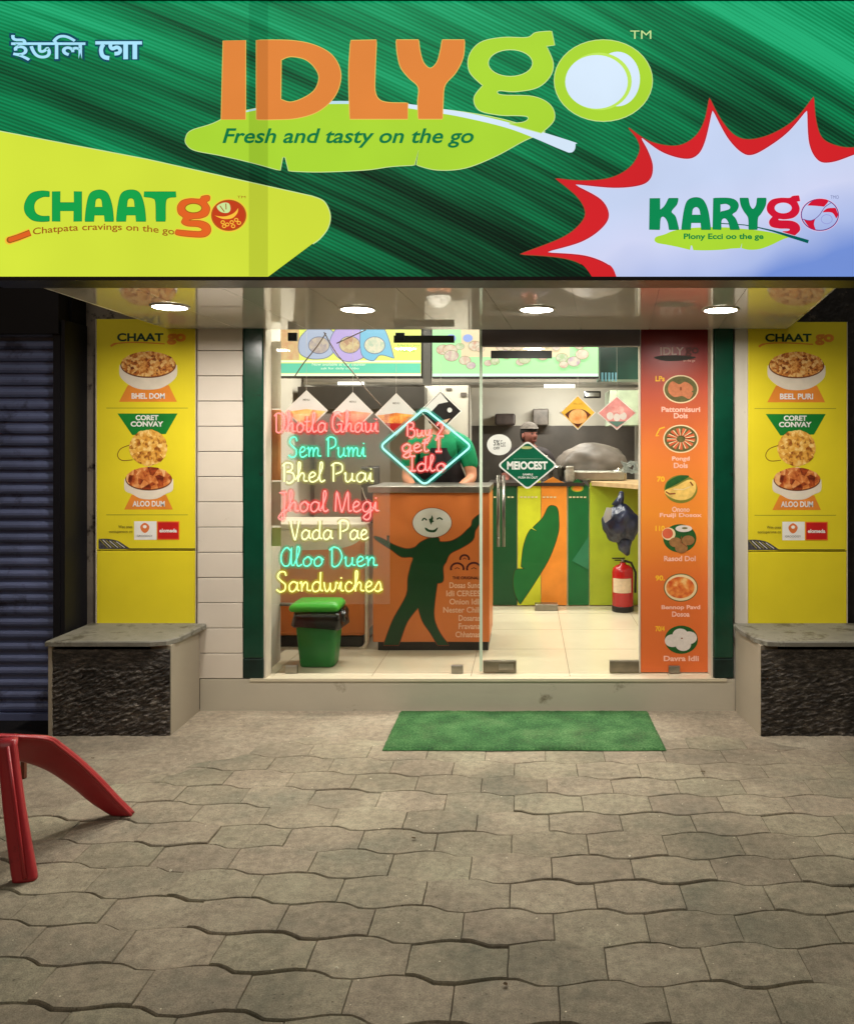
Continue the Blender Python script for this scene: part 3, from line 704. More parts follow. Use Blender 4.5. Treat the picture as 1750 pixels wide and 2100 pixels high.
b.ell(1528 / 3.252, 369 + 238 / 3.252, 38, 34, D_, eo3); b.ell(1528 / 3.252, 369 + 238 / 3.252, 36, 32, D_, ebr); b.ell(1528 / 3.252, 369 + 238 / 3.252, 34, 30, D_, E('print_rust', (190, 62, 26)))
b.flat([smooth([Z(1435, 240, 1), Z(1500, 246), Z(1560, 225), Z(1592, 190, 1), Z(1585, 225), Z(1550, 258), Z(1490, 262)])], D_, eo3)
b.flat([smooth([Z(1450, 180), Z(1490, 155), Z(1530, 160), Z(1540, 200), Z(1520, 222), Z(1475, 215)])], D_, emint); b.stroke([Z(1470, 175), Z(1500, 215)], 2, D_, ebr); b.stroke([Z(1510, 160), Z(1512, 200)], 2, D_, ebr)
for i, (x, y) in enumerate([(1490, 285), (1520, 300), (1550, 285), (1580, 270), (1598, 290), (1560, 312), (1500, 312)]): b.ell(x / 3.252, 369 + y / 3.252, 4.5, 4, D_, eo3, (2.6, 2.2), 14)
b.text('TM', (488, 403, 505, 408), D_, ebr, 0); b.build('orange_go_lettering', sg)
b = MB(); b.layer = .002
CH_ = [[smooth([Z(330, 78, 1), Z(270, 75), Z(205, 95), Z(168, 160), Z(172, 220), Z(215, 265), Z(270, 277), Z(330, 275, 1), Z(330, 242, 1), Z(280, 242), Z(240, 222), Z(228, 175), Z(245, 135), Z(290, 112), Z(330, 112, 1)])],
       [[Z(352, 78), Z(403, 78), Z(403, 152), Z(497, 152), Z(497, 78), Z(546, 78), Z(546, 277), Z(495, 277), Z(495, 206), Z(403, 206), Z(403, 277), Z(352, 277)]],
       [smooth([Z(570, 277, 1), Z(580, 180), Z(600, 100), Z(640, 72), Z(690, 72), Z(725, 100), Z(750, 180), Z(760, 277, 1), Z(702, 277, 1), Z(698, 235, 1), Z(632, 235, 1), Z(628, 277, 1)]), smooth([Z(634, 184, 1), Z(640, 135), Z(662, 122), Z(682, 135), Z(688, 184, 1)])],
       [smooth([Z(780, 277, 1), Z(790, 180), Z(810, 100), Z(850, 72), Z(905, 72), Z(940, 100), Z(965, 180), Z(975, 277, 1), Z(912, 277, 1), Z(908, 235, 1), Z(846, 235, 1), Z(842, 277, 1)]), smooth([Z(848, 184, 1), Z(854, 135), Z(876, 122), Z(898, 135), Z(904, 184, 1)])],
       [smooth([Z(965, 82, 1), Z(1176, 82, 1), Z(1176, 116, 1), Z(1130, 120), Z(1108, 150), Z(1106, 277, 1), Z(1045, 277, 1), Z(1042, 150), Z(1020, 122), Z(965, 114, 1)])]]
for L in CH_: ltr(L, ecg, ecgd, 2)
b.build('green_lettering', sg)
b = MB(); b.layer = .002; b.text('Chatpata cravings on the go', (68, 468, 358, 486), D_, ebr, .012, 0, 10); b.build('curved_tagline', sg)
# starburst
def S3(px, py, c=None): return (1025 + px / 2.4146, 153.8 + py / 2.4146) + ((1,) if c else ())
RO = [S3(1870, 1000, 1), S3(455, 1000, 1), S3(400, 935), S3(290, 902), S3(100, 887, 1), S3(300, 810), S3(390, 745), S3(422, 680), S3(380, 600), S3(275, 513, 1), S3(400, 524), S3(540, 512), S3(640, 460), S3(690, 380), S3(680, 320), S3(635, 262, 1), S3(740, 330), S3(870, 352), S3(960, 310), S3(1010, 230), S3(1035, 115, 1), S3(1090, 220), S3(1160, 300), S3(1240, 320), S3(1350, 290), S3(1460, 220), S3(1550, 110, 1), S3(1560, 220), S3(1590, 310), S3(1660, 350), S3(1750, 360), S3(1870, 330, 1)]
WI = [S3(1870, 1000, 1), S3(575, 1000, 1), S3(540, 940), S3(420, 892), S3(238, 877, 1), S3(400, 830), S3(500, 765), S3(540, 695), S3(500, 615), S3(375, 545, 1), S3(560, 562), S3(690, 550), S3(745, 515), S3(757, 450), S3(735, 380), S3(700, 315, 1), S3(800, 385), S3(910, 418), S3(975, 400), S3(1015, 330), S3(1050, 180, 1), S3(1120, 310), S3(1190, 385), S3(1250, 398), S3(1340, 350), S3(1430, 280), S3(1515, 180, 1), S3(1525, 340), S3(1570, 425), S3(1640, 435), S3(1750, 398), S3(1870, 350, 1)]
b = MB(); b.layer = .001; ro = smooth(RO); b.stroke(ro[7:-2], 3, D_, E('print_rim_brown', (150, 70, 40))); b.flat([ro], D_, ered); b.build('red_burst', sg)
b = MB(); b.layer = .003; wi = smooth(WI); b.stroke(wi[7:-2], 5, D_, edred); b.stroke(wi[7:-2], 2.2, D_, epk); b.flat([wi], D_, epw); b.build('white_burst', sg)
def Kp(px, py, c=None): return (1312.1 + px / 4.0645, 379.3 + py / 4.0645) + ((1,) if c else ())
b = MB(); b.layer = .005
lf2 = fit(LEAF, (381, 209, 1117, 352), (1341, 466, 1617, 514)); b.flat([smooth(lf2)], D_, eli)
b.stroke([Kp(660, 322), Kp(860, 335), Kp(960, 352)], 2, D_, ekl); b.stroke([Kp(950, 350), Kp(1100, 385), Kp(1240, 428), Kp(1396, 475)], [2, 3.5, 6, 7], D_, E('print_stem_teal', (0, 92, 84)))
b.build('small_leaf_emblem', sg)
b = MB(); b.layer = .007
KA = [[smooth([Kp(78, 115, 1), Kp(160, 115, 1), Kp(160, 215, 1), Kp(200, 180), Kp(235, 115, 1), Kp(312, 115, 1), Kp(300, 165), Kp(255, 225), Kp(290, 270), Kp(318, 375, 1), Kp(238, 375, 1), Kp(228, 315), Kp(205, 275), Kp(180, 265), Kp(163, 290), Kp(158, 375, 1), Kp(74, 375, 1)])],
      [smooth([Kp(340, 375, 1), Kp(360, 230), Kp(385, 145), Kp(430, 113), Kp(490, 113), Kp(530, 145), Kp(562, 230), Kp(582, 375, 1), Kp(505, 375, 1), Kp(500, 318, 1), Kp(420, 318, 1), Kp(415, 375, 1)]), smooth([Kp(425, 255, 1), Kp(432, 205), Kp(462, 185), Kp(490, 205), Kp(500, 255, 1)])],
      [smooth([Kp(606, 115, 1), Kp(730, 115), Kp(790, 135), Kp(812, 175), Kp(795, 220), Kp(760, 250), Kp(790, 290), Kp(822, 375, 1), Kp(745, 375, 1), Kp(730, 310), Kp(700, 280), Kp(670, 300), Kp(668, 375, 1), Kp(600, 375, 1)]), smooth([Kp(660, 165, 1), Kp(710, 160), Kp(745, 180), Kp(735, 210), Kp(660, 230, 1)])],
      [smooth([Kp(824, 115, 1), Kp(893, 115, 1), Kp(905, 175), Kp(932, 208), Kp(960, 175), Kp(968, 115, 1), Kp(1042, 115, 1), Kp(1035, 175), Kp(1000, 240), Kp(972, 280), Kp(968, 375, 1), Kp(898, 375, 1), Kp(895, 280), Kp(860, 225), Kp(835, 175)])]]
for L in KA: ltr(L, ekg, ekl, 1.6)
b.text('Plony Ecci oo the ge', (1400, 480, 1563, 495), D_, E('print_deep_green', (0, 128, 66)), .03)
b.build('lower_green_lettering', sg)
b = MB(); b.layer = .006
g3 = smooth(fit(GL, GB, (1571, 402, 1638, 483))); gh3 = fit(GH, GB, (1571, 402, 1638, 483))
b.stroke(g3, 3, D_, epk, True); b.stroke(g3, 1.2, D_, edred, True); b.flat([g3, gh3], D_, ecr)
oc = Kp(1490, 252)
b.ell(oc[0], oc[1], 40, 34, D_, epk); b.ell(oc[0], oc[1], 39, 33, D_, epu); b.ell(oc[0], oc[1], 37, 31, D_, epw)
b.flat([smooth([Kp(1385, 175, 1), Kp(1430, 135), Kp(1500, 120), Kp(1560, 135), Kp(1525, 185, 1), Kp(1450, 178)])], D_, ecr)
b.flat([smooth([Kp(1510, 232, 1), Kp(1550, 200), Kp(1620, 195, 1), Kp(1640, 250), Kp(1625, 285, 1), Kp(1590, 235)])], D_, ecr)
b.flat([smooth([Kp(1350, 285, 1), Kp(1400, 300), Kp(1452, 285, 1), Kp(1440, 330), Kp(1455, 378, 1), Kp(1400, 355)])], D_, ecr)
b.stroke(smooth([Kp(1345, 290), Kp(1420, 300), Kp(1480, 260), Kp(1530, 190), Kp(1580, 155)], 6, False), 1.2, D_, epu)
b.ell(Kp(1545, 290)[0], Kp(1545, 290)[1], 12, 10, D_, E('print_lilac', (150, 156, 214)), (10.5, 8.5))
b.text('TMO', (1700, 402, 1717, 409), D_, E('print_slate', (120, 128, 170)), 0); b.build('red_go_lettering', sg)

# ================================================================ SHOPFRONT
mframe = M('white_frame', (206, 196, 178), .45, .4, .06, 6, dirt=((150, 130, 104), 10, .66))
msteel = M('brushed_steel', (150, 146, 136), .3, .5, .1, 20, metal=.9)
def glass_mat():
    m = bpy.data.materials.new('clear_glass'); m.use_nodes = True
    n = m.node_tree.nodes; l = m.node_tree.links; n.remove(n['Principled BSDF'])
    tr = n.new('ShaderNodeBsdfTransparent'); tr.inputs[0].default_value = (.955, .98, .965, 1)
    gl = n.new('ShaderNodeBsdfGlossy'); gl.inputs['Roughness'].default_value = .02
    fr = n.new('ShaderNodeFresnel'); fr.inputs[0].default_value = 1.45
    mx = n.new('ShaderNodeMixShader'); l.new(fr.outputs[0], mx.inputs[0]); l.new(tr.outputs[0], mx.inputs[1]); l.new(gl.outputs[0], mx.inputs[2]); l.new(mx.outputs[0], n['Material Output'].inputs[0])
    return m
mglass = glass_mat(); medge = M('glass_edge', (190, 206, 184), .2, .6, .05)
TOPZ = 2.7
t = thing('shop_window', 'fixed clear glass shop window pane left of the door', 'window', (-.95, GD, FZ))
gx0, gx1 = wx(540, FD) + .004, wx(984, GD)
b = MB(); b.add([(gx0, GD, FZ + .012), (gx1, GD, FZ + .012), (gx1, GD, TOPZ), (gx0, GD, TOPZ)], [(0, 1, 2, 3)], mglass); b.build('pane', t)
b = MB(); b.box(gx1 - .004, gx1 + .014, GD - .006, GD + .006, FZ + .012, TOPZ, medge); b.build('pane_edge', t)
b = MB(); b.box(wx(540, FD) - .002, wx(540, FD) + .010, FD + .012, GD - .002, FZ + .001, TOPZ, mframe); b.box(wx(540, FD) - .05, wx(540, FD) - .0025, FD + .047, GD + .028, FZ + .001, TOPZ, mframe); b.box(wx(540, FD) - .002, wx(540, FD) + .004, GD - .0018, GD + .028, FZ + .001, TOPZ, mframe); b.build('side_frame', t)
for px in (598, 937):
    b = MB(); b.bbox(wx(px - 12, GD), wx(px + 12, GD), GD - .015, GD + .015, FZ + .001, FZ + .05, msteel, .004); b.build('floor_clamp', t)
for px in (600, 820):
    b = MB(); b.box(wx(px - 9, GD), wx(px + 9, GD), GD - .012, GD + .012, 2.24, 2.29, mblackm); b.build('top_clamp', t)
t = thing('glass_door', 'frameless glass entrance door with steel patch fittings and long pull handle', 'door', (.3, GD, FZ))
dx0, dx1 = wx(990, GD), wx(1309, GD)
b = MB(); b.add([(dx0, GD + .004, FZ + .014), (dx1, GD + .004, FZ + .014), (dx1, GD + .004, wz(711, GD)), (dx0, GD + .004, wz(711, GD))], [(0, 1, 2, 3)], mglass); b.build('pane', t)
for a, c in ((990, 1058), (1249, 1309)):
    b = MB(); b.bbox(wx(a, GD), wx(c, GD), GD - .012, GD + .02, FZ + .006, FZ + .078, M('patch_steel', (128, 120, 104), .35, .5, .2, 12, metal=.7), .003)
    if a == 990: b.box(wx(1022, GD), wx(1052, GD), GD - .0135, GD - .011, FZ + .022, FZ + .058, msteel)
    b.build('patch_fitting', t)
for px in (1021, 1032):
    b = MB(); yy = GD - .05 if px == 1032 else GD + .05
    b.tube([(wx(px, GD), GD, wz(1000, GD)), (wx(px, GD), yy, wz(996, GD)), (wx(px, GD), yy, wz(985, GD))], .006, msteel, 8)
    b.tube([(wx(px, yy), yy, wz(975, yy)), (wx(px, yy), yy, wz(1121, yy))], .0105, msteel, 12)
    b.tube([(wx(px, GD), GD, wz(1105, GD)), (wx(px, GD), yy, wz(1105, GD))], .006, msteel, 8)
    b.build('pull_handle', t)
b = MB(); b.box(wx(984, GD) + .012, wx(1311, GD), GD - .02, GD + .05, wz(710, GD), wz(681, GD) + .03, M('header_grey', (92, 82, 82), .4, .4, .08, 4, metal=.3))
tag(b.build('door_header'), 'grey metal header bar above the glass door', 'header bar')
b = MB(); b.box(wx(984, GD) + .012, wx(1311, GD), GD - .003, GD + .003, wz(681, GD) + .031, TOPZ, mglass)
tag(b.build('transom_pane'), 'glass transom pane above the door header', 'window')
# dark name strips near the top of the glass
for a, y0, c, y1, d, lb in ((807, 688, 931, 703, GD - .002, 'black strip sticker high on the fixed glass pane'), (1006, 719, 1131, 735, GD + .0015, 'black strip sticker high on the glass door')):
    b = MB(); b.box(wx(a, d), wx(c, d), d - .003, d, wz(y1, d), wz(y0, d), mblackm); b.flat([[(a + 2, y0 + 2), (c - 2, y0 + 2), (c - 2, y1 - 2), (a + 2, y1 - 2)]], d - .003, M('strip_olive', (44, 46, 30), .4))
    tag(b.build('strip_sticker'), lb, 'sticker', 'black strip stickers on the glass')

# ---- orange menu panel
def panel_mat():
    m, n, l, b = nodes_mat('orange_menu_print_shaded')
    tc = n.new('ShaderNodeTexCoord'); sx = n.new('ShaderNodeSeparateXYZ'); l.new(tc.outputs['Object'], sx.inputs[0])
    nt = n.new('ShaderNodeTexNoise'); nt.inputs['Scale'].default_value = 3; l.new(tc.outputs['Object'], nt.inputs[0])
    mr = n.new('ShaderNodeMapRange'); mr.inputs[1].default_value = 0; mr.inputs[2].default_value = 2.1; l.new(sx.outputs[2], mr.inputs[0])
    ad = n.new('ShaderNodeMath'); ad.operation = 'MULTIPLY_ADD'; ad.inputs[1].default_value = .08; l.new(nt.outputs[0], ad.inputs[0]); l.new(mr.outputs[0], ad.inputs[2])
    r = ramp(n, [(.05, (214, 106, 52)), (.30, (216, 110, 52)), (.50, (228, 138, 50)), (.66, (220, 124, 56)), (.86, (186, 84, 60)), (.98, (130, 34, 30))]); l.new(ad.outputs[0], r.inputs[0])  # printed red to orange; the darkest red on top also holds soffit shade
    l.new(r.outputs[0], b.inputs['Base Color']); b.inputs['Roughness'].default_value = .35; b.inputs['Specular IOR Level'].default_value = .3
    return m
mpan = panel_mat()
t = thing('tall_menu_signboard', 'tall orange menu panel of idli and dosa plates right of the door', 'menu panel', (wx(1381, GD), GD, FZ))
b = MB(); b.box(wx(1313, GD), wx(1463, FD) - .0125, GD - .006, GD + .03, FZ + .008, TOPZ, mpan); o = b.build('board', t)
PD = GD - .006
mcr = M('plate_cream', (226, 204, 160), .5, .3, .05); mpl = M('plate_green', (96, 92, 48), .6, .3, .25, 40); mit = M('idli_tan', (196, 122, 84), .7, .2, .12, 60)
mtx = M('caption_pink', (240, 186, 166), .6); mtxy = M('caption_yellow', (240, 186, 40), .6); mleafp = M('leaf_plate', (32, 84, 34), .6, .3, .2, 30); midli = M('idli_white', (214, 204, 196), .7, .2, .06, 60)
mdos = M('dosa_gold', (222, 184, 96), .6, .3, .2, 30); mbrn = M('dosa_brown', (128, 62, 24), .6)
caps = [(1395, 798, ['Pattomisuri', 'Dols'], 'LPs', 777), (1395, 900, ['Pongd', 'Dols'], '', 885), (1395, 1003, ['Onono', 'Fruiji Dosox'], '70', 983), (1393, 1104, ['Rasod Dol'], '110', 1084), (1395, 1205, ['Bennop Pavd', 'Dosoa'], '90.', 1186), (1396, 1312, ['Davra Idli'], '70/4', 1290)]
for i, (cx, cy, cap, pr, py) in enumerate(caps):
    b = MB()
    if i in (0, 1): b.ell(cx, cy, 36, 29, PD, mcr); b.ell(cx, cy, 33.5, 26.5, PD, mpl)
    elif i == 4: b.ell(cx, cy, 35, 29, PD, mpl); b.ell(cx, cy, 33, 27, PD, mcr); b.ell(cx - 1, cy, 29, 22, PD, food_mat('dosa_print', [(.35, (196, 66, 22)), (.55, (226, 136, 60)), (.7, (236, 190, 120))], 22, 0, 'n'))
    else: b.ell(cx, cy, 34, 29, PD, mleafp if i != 2 else M('leaf_rim', (120, 122, 40), .6))
    if i == 0:
        b.flat([smooth([(1370, 790), (1378, 782), (1392, 788), (1404, 783), (1418, 792), (1420, 806), (1412, 818), (1398, 812), (1382, 814), (1370, 804)])], PD, mit); b.ell(cx, cy - 1, 2.2, 4, PD, mbrn, n=12); b.ell(1420, 803, 3, 2, PD, mpl, n=10)
    if i == 1:
        for k in range(13):
            a = k * 2 * math.pi / 13; b.stroke([(cx + 9 * math.cos(a), cy + 7 * math.sin(a)), (cx + 29 * math.cos(a + .1), cy + 22 * math.sin(a + .1))], [2.5, 6], PD, M('slice_red', (196, 92, 52), .6))
            b.stroke([(cx + 9 * math.cos(a + .2), cy + 7 * math.sin(a + .2)), (cx + 28 * math.cos(a + .25), cy + 21 * math.sin(a + .25))], [1, 2], PD, mcr)
    if i == 2:
        b.flat([smooth([(1363, 1004, 1), (1368, 988), (1390, 976), (1412, 976), (1395, 988), (1372, 1000)])], PD, mleafp)
        b.flat([smooth([(1362, 1007), (1385, 997), (1410, 984), (1424, 988), (1426, 1004), (1416, 1020), (1396, 1026), (1374, 1020)])], PD, mdos); b.stroke([(1364, 1008), (1372, 1013), (1384, 1012)], 3, PD, mbrn); b.stroke([(1380, 1003), (1400, 1004), (1414, 998)], 1.5, PD, mcr); b.stroke([(1414, 988), (1420, 996)], 3, PD, mbrn)
    if i == 3:
        b.ell(1370, 1095, 14, 13, PD, mcr, n=24); b.ell(1368, 1094, 11, 10.5, PD, M('chutney_red', (206, 92, 60), .6), n=24)
        b.ell(1401, 1084, 17, 7, PD, midli, n=24); b.ell(1403, 1083, 6, 2, PD, mpl, n=12)
        for x, y in ((1384, 1112), (1410, 1108), (1396, 1124)): b.ell(x, y, 13, 10, PD, M('vada_brown', (146, 104, 62), .7, .2, .2, 50), n=24)
        b.stroke([(1396, 1100), (1395, 1112), (1408, 1122)], 1.6, PD, mbrn)
    if i == 5:
        for x, y in ((1378, 1314), (1412, 1308), (1394, 1302), (1400, 1322)): b.ell(x, y, 16, 13, PD, midli, n=26)
        b.ell(1397, 1309, 2, 1.5, PD, mbrn, n=10)
    b.build('plate_picture', t)
    for k, c_ in enumerate(cap):
        b = MB(); wd = 3.6 * len(c_); y = cy + (36 if i < 5 else 33) + k * 13; b.text(c_, (cx - wd, y, cx + wd, y + 11), PD, mtx, .03); b.build('caption', t)
    b = MB()
    if pr: b.text(pr, (1343 if len(pr) > 2 else 1346, py - 6, 1362, py + 5), PD, mtxy, .03)
    if i == 1: b.stroke([(1362, 876), (1352, 879), (1347, 888), (1344, 894), (1350, 893)], 2.4, PD, mtxy)
    b.build('price_mark', t)
b = MB(); b.flat([smooth([(1340, 733), (1360, 729), (1400, 729), (1426, 733), (1400, 739), (1362, 740)])], PD, M('header_leaf', (44, 40, 30), .6)); b.text('IDLY', (1353, 712, 1401, 728), PD, M('header_text', (196, 170, 160), .6), .02)
b.text('go', (1404, 712, 1432, 731), PD, M('header_go', (92, 44, 36), .6), .03); b.text('on the go', (1400, 737, 1424, 743), PD, mtx, 0); b.build('heading', t)
b = MB(); b.bbox(wx(1369, GD), wx(1392, GD), PD - .02, PD - .001, FZ + .009, FZ + .05, msteel, .003); b.build('floor_clamp', t)
b = MB(); b.box(wx(1463, FD) - .012, wx(1463, FD) - .0015, FD + .02, GD + .03, FZ + .001, TOPZ, mframe); b.box(wx(1463, FD) - .001, wx(1463, FD) + .05, FD + .047, GD + .03, FZ + .001, TOPZ, mframe); b.box(wx(1309, GD) + .001, wx(1312, GD), GD - .008, GD + .03, FZ + .002, TOPZ, mframe); b.build('side_frame', t)

# ---- yellow poster banners
mym = M('poster_yellow', (232, 214, 44), .42, .35, .06, 2.5); mor = M('poster_orange', (232, 140, 50), .5); mgr = M('poster_green', (18, 126, 46), .5); mtg = M('poster_text_green', (6, 60, 38), .5)
mor2 = M('poster_text_orange', (226, 140, 40), .5); mbw = M('bowl_white', (232, 220, 200), .5, .3, .05, 20); mln = M('poster_line', (170, 160, 40), .6); mbrim = M('bowl_brim', (112, 56, 22), .6)
fd1 = food_mat('puffed_rice_print', [(.2, (110, 44, 12)), (.38, (196, 112, 40)), (.55, (226, 160, 76)), (.75, (240, 200, 130))], 60)
fd2 = food_mat('sev_print', [(.2, (150, 78, 20)), (.4, (226, 160, 60)), (.6, (236, 184, 84)), (.8, (248, 214, 140))], 46)
fd3 = food_mat('potato_print', [(.2, (100, 28, 8)), (.38, (176, 76, 28)), (.55, (220, 132, 64)), (.75, (240, 186, 124))], 26)
mtlc = M('print_swan', (238, 236, 230), .5); mtyr = M('print_tile_grey', (72, 70, 74), .5, .3, .6, 60)
def poster(dx, dy, X0, X1, ytop, ysplit, ybot, label, t1):
    t = thing('poster_board', label, 'poster', (wx((X0 + X1) / 2, WD), WD, PZ), 'yellow food posters either side of the shop')
    b = MB(); x0, x1 = wx(X0, WD), wx(X1, WD)
    b.bbox(x0, x1, WD - .018, WD + .014, wz(ysplit, WD), wz(ytop, WD), mym, .002); b.build('printed_board', t)
    b = MB(); b.bbox(x0 + .001, x1 - .001, WD - .017, WD + .014, wz(ybot, WD), wz(ysplit + 2, WD), mym, .002); b.build('plain_lower_board', t)
    b = MB(); k = .004
    for a, c in ((x0 - k, x0 - .0005), (x1 + .0005, x1 + k)): b.box(a, c, WD - .02, WD + .014, wz(ybot, WD), wz(ytop, WD), mframe)
    b.build('edge_strip', t)
    D = WD - .018
    def O(l): return [(p[0] + dx, p[1] + dy) + tuple(p[2:]) for p in l]
    b = MB(); b.text('CHAAT', (240 + dx, 683 + dy, 335 + dx, 700 + dy), D, mtg, .035); b.text('go', (342 + dx, 684 + dy, 381 + dx, 707 + dy), D, mor2, .05)
    b.stroke(smooth(O([(227, 710), (240, 704), (280, 702), (338, 705)]), 5, False), [4] * 5 + [2.2] * 11, D, mor2); b.build('heading', t)
    def bowl(cx, cy, rx, ry, yb, food, ttl, tw, ty, name):
        b = MB(); cx += dx; cy += dy; yb += dy; ty += dy
        b.flat([O([(cx - dx - rx * .74, yb - dy - 8), (cx - dx + rx * .74, yb - dy - 8), (cx - dx + rx * 1.03, ty - dy + 18), (cx - dx - rx * 1.05, ty - dy + 18)])], D, mor)
        b.flat([smooth([(cx - rx - 2, cy, 1), (cx - rx - 1, cy + 22), (cx - rx * .72, yb - 10), (cx - rx * .3, yb), (cx + rx * .3, yb), (cx + rx * .72, yb - 10), (cx + rx + 1, cy + 22), (cx + rx + 2, cy, 1), (cx, cy - ry - 3)])], D, mbw)
        b.ell(cx, cy, rx, ry, D, mbrim); rr = random.Random(int(cx)); lp = []
        for k in range(48):
            a = 2 * math.pi * k / 48; q = 1 + (.05 * rr.random() if math.sin(a) < 0 else 0); lp.append((cx + (rx - 2) * math.cos(a) * q, cy - .5 + (ry - 1.5) * math.sin(a) * q * (1.12 if math.sin(a) < 0 else .97)))
        b.flat([lp], D, food)
        b.text(ttl, (cx - tw, ty, cx + tw, ty + 12), D, mtlc, .03); b.build('bowl_picture', t)
    bowl(304, 749, 57, 26, 798, fd1, t1, 34, 806, 'a')
    bowl(305, 983, 48, 23, 1023, fd3, 'ALOO DUM', 33, 1027, 'b')
    b = MB(); b.stroke(smooth(O([(268, 912), (248, 920), (241, 934), (250, 944), (272, 943)]), 6, False), 1.6, D, mbrim)
    b.flat([O([(241, 848), (364, 848), (340, 890), (271, 892)])], D, mgr); b.text('CORET', (278 + dx, 851 + dy, 325 + dx, 862 + dy), D, mtlc, .04); b.text('CONVAY', (268 + dx, 864 + dy, 335 + dx, 875 + dy), D, mtlc, .04)
    rr = random.Random(3); b.flat([[(304.5 + dx + (38 + rr.random() * 2) * math.cos(k * math.pi / 30), 918 + dy + (36 + rr.random() * 2) * math.sin(k * math.pi / 30)) for k in range(60)]], D, fd2); b.build('cup_picture', t)
    for y in (836, 1055): b = MB(); b.rect(218 + dx, y + dy, 385 + dx, y + 1.6 + dy, D, mln); b.build('divider_line', t)
    b = MB(); b.rect(275 + dx, 1069 + dy, 321 + dx, 1107 + dy, D, mtlc); b.flat([smooth(O([(288, 1079), (297, 1072), (306, 1079), (304, 1088), (297, 1093), (290, 1088)]))], D, M('pin_orange', (222, 120, 60), .5)); b.ell(297 + dx, 1080 + dy, 4, 3.4, D, mtlc, n=14)
    b.text('GROOOGY', (281 + dx, 1097 + dy, 313 + dx, 1101 + dy), D, M('small_grey_text', (110, 104, 96), .6), 0)
    b.rect(322 + dx, 1069 + dy, 368 + dx, 1107 + dy, D, M('logo_edge', (236, 120, 40), .5)); b.rect(324 + dx, 1071 + dy, 366 + dx, 1105 + dy, D, M('logo_red', (200, 30, 28), .5)); b.text('elomeda', (327 + dx, 1084 + dy, 363 + dx, 1092 + dy), D, mtlc, .04)
    b.text('Wee onea', (243 + dx, 1077 + dy, 272 + dx, 1083 + dy), D, M('small_olive_text', (120, 110, 40), .6), .01); b.text('ooniuperone co', (224 + dx, 1087 + dy, 272 + dx, 1094 + dy), D, MC['small_olive_text'], .01); b.build('footer_logos', t)
    b = MB(); ys = ysplit - 1
    b.flat([smooth([(X0 + 1, ys - 21, 1), (X0 + 20, ys - 21), (X0 + 40, ys - 17), (X0 + 58, ys - 6), (X0 + 67, ys, 1), (X0 + 1, ys, 1)])], D, mtyr)
    for k in range(6): b.stroke([(X0 + 3 + k * 7, ys - 20 + k), (X0 + 20 + k * 7, ys - 3)], 1.2, D, mtlc if k % 2 else mln)
    b.rect(X0 + 60, ys - 1.6, X1 - 2, ys, D, M('print_tile_line', (80, 76, 30), .6)); b.build('roof_tile_print', t)
poster(0, 0, 201, 403, 655, 1127, 1277.5, 'yellow food poster board above the left stone plinth', 'BHEL DOM')
poster(1328, 1, 1531, 1733, 661, 1129, 1289, 'yellow food poster board above the right stone plinth', 'BEEL PURI')

# ================================================================ INTERIOR
miw = M('interior_wall', (196, 190, 176), .5, .3, .06, 2.5, .03, 40)
midk = M('kitchen_splash', (84, 78, 72), .45, .4, .25, 4)
b = MB()
b.box(-1.72, wx(575, 5.4), GD + .03, 5.4, FZ, 2.75, miw)
tag(b.build('side_wall'), 'short pale side wall just inside the shop window', 'wall')
b = MB(); b.box(XI0 - .1, XI0, 5.4, 8.9, 0, 2.75, miw); b.box(XI0 - .1, -1.73, 5.3, 5.4, 0, 2.75, miw); tag(b.build('interior_wall'), 'pale left wall inside the shop', 'wall')
b = MB(); b.box(XI1, XI1 + .1, GD + .04, 8.9, 0, 2.75, miw); tag(b.build('interior_wall'), 'pale right wall inside the shop', 'wall')
b = MB(); b.box(XI0, XI1, 8.8, 8.9, FZ, wz(873, 8.8), midk); b.box(XI0, XI1, 8.8, 8.9, wz(873, 8.8) + .001, 2.75, miw)
tag(b.build('kitchen_wall'), 'back wall of the kitchen, pale above and dark below', 'wall')
b = MB(); b.box(XI0 - .1, XI1 + .1, GD + .1, 8.9, 2.75, 2.85, miw); tag(b.build('ceiling', base=(0, 7, 2.75)), kind='structure')
# poster on the side wall strip
b = MB(); D = GD + .03
ms1 = M('strip_cream', (206, 196, 172), .5); ms2 = food_mat('strip_orange', [(.3, (214, 120, 60)), (.7, (228, 170, 110))], 6, 0, 'n')
b.rect(551, 700, 576, 838, D, ms1); b.rect(551, 840, 576, 985, D, ms2); b.rect(551, 988, 576, 1078, D, ms1); b.rect(551, 1082, 576, 1120, D, M('strip_lime', (186, 196, 120), .5))
tag(b.build('strip_poster'), 'narrow orange and cream poster strip on the side wall inside the window', 'poster')
# ceiling lights
for i, (x, y, e) in enumerate([(-.9, 5.75, 40), (.35, 6.1, 40), (-1.1, 7.4, 40), (.3, 7.4, 44)]):
    t = thing('ceiling_light', ['long white ceiling light above the front counter', 'long white ceiling light behind the glass door', 'long white ceiling light over the left kitchen', 'long white ceiling light over the right kitchen'][i], 'ceiling light', (x, y, 2.75))
    b = MB(); b.box(x - .5, x + .5, y - .06, y + .06, 2.72, 2.7495, mring); b.build('housing', t)
    b = MB(); b.box(x - .48, x + .48, y - .05, y + .05, 2.712, 2.7195, E('tube_white', (255, 248, 228), 6, 0)); b.build('diffuser', t)
    ld = bpy.data.lights.new('ceiling_lamp', 'AREA'); ld.shape = 'RECTANGLE'; ld.size = .96; ld.size_y = .1; ld.energy = e; ld.color = (1, .95, .86)
    lo = bpy.data.objects.new('ceiling_lamp', ld); C.objects.link(lo); lo.parent = t; lo.location = (0, 0, -.045)
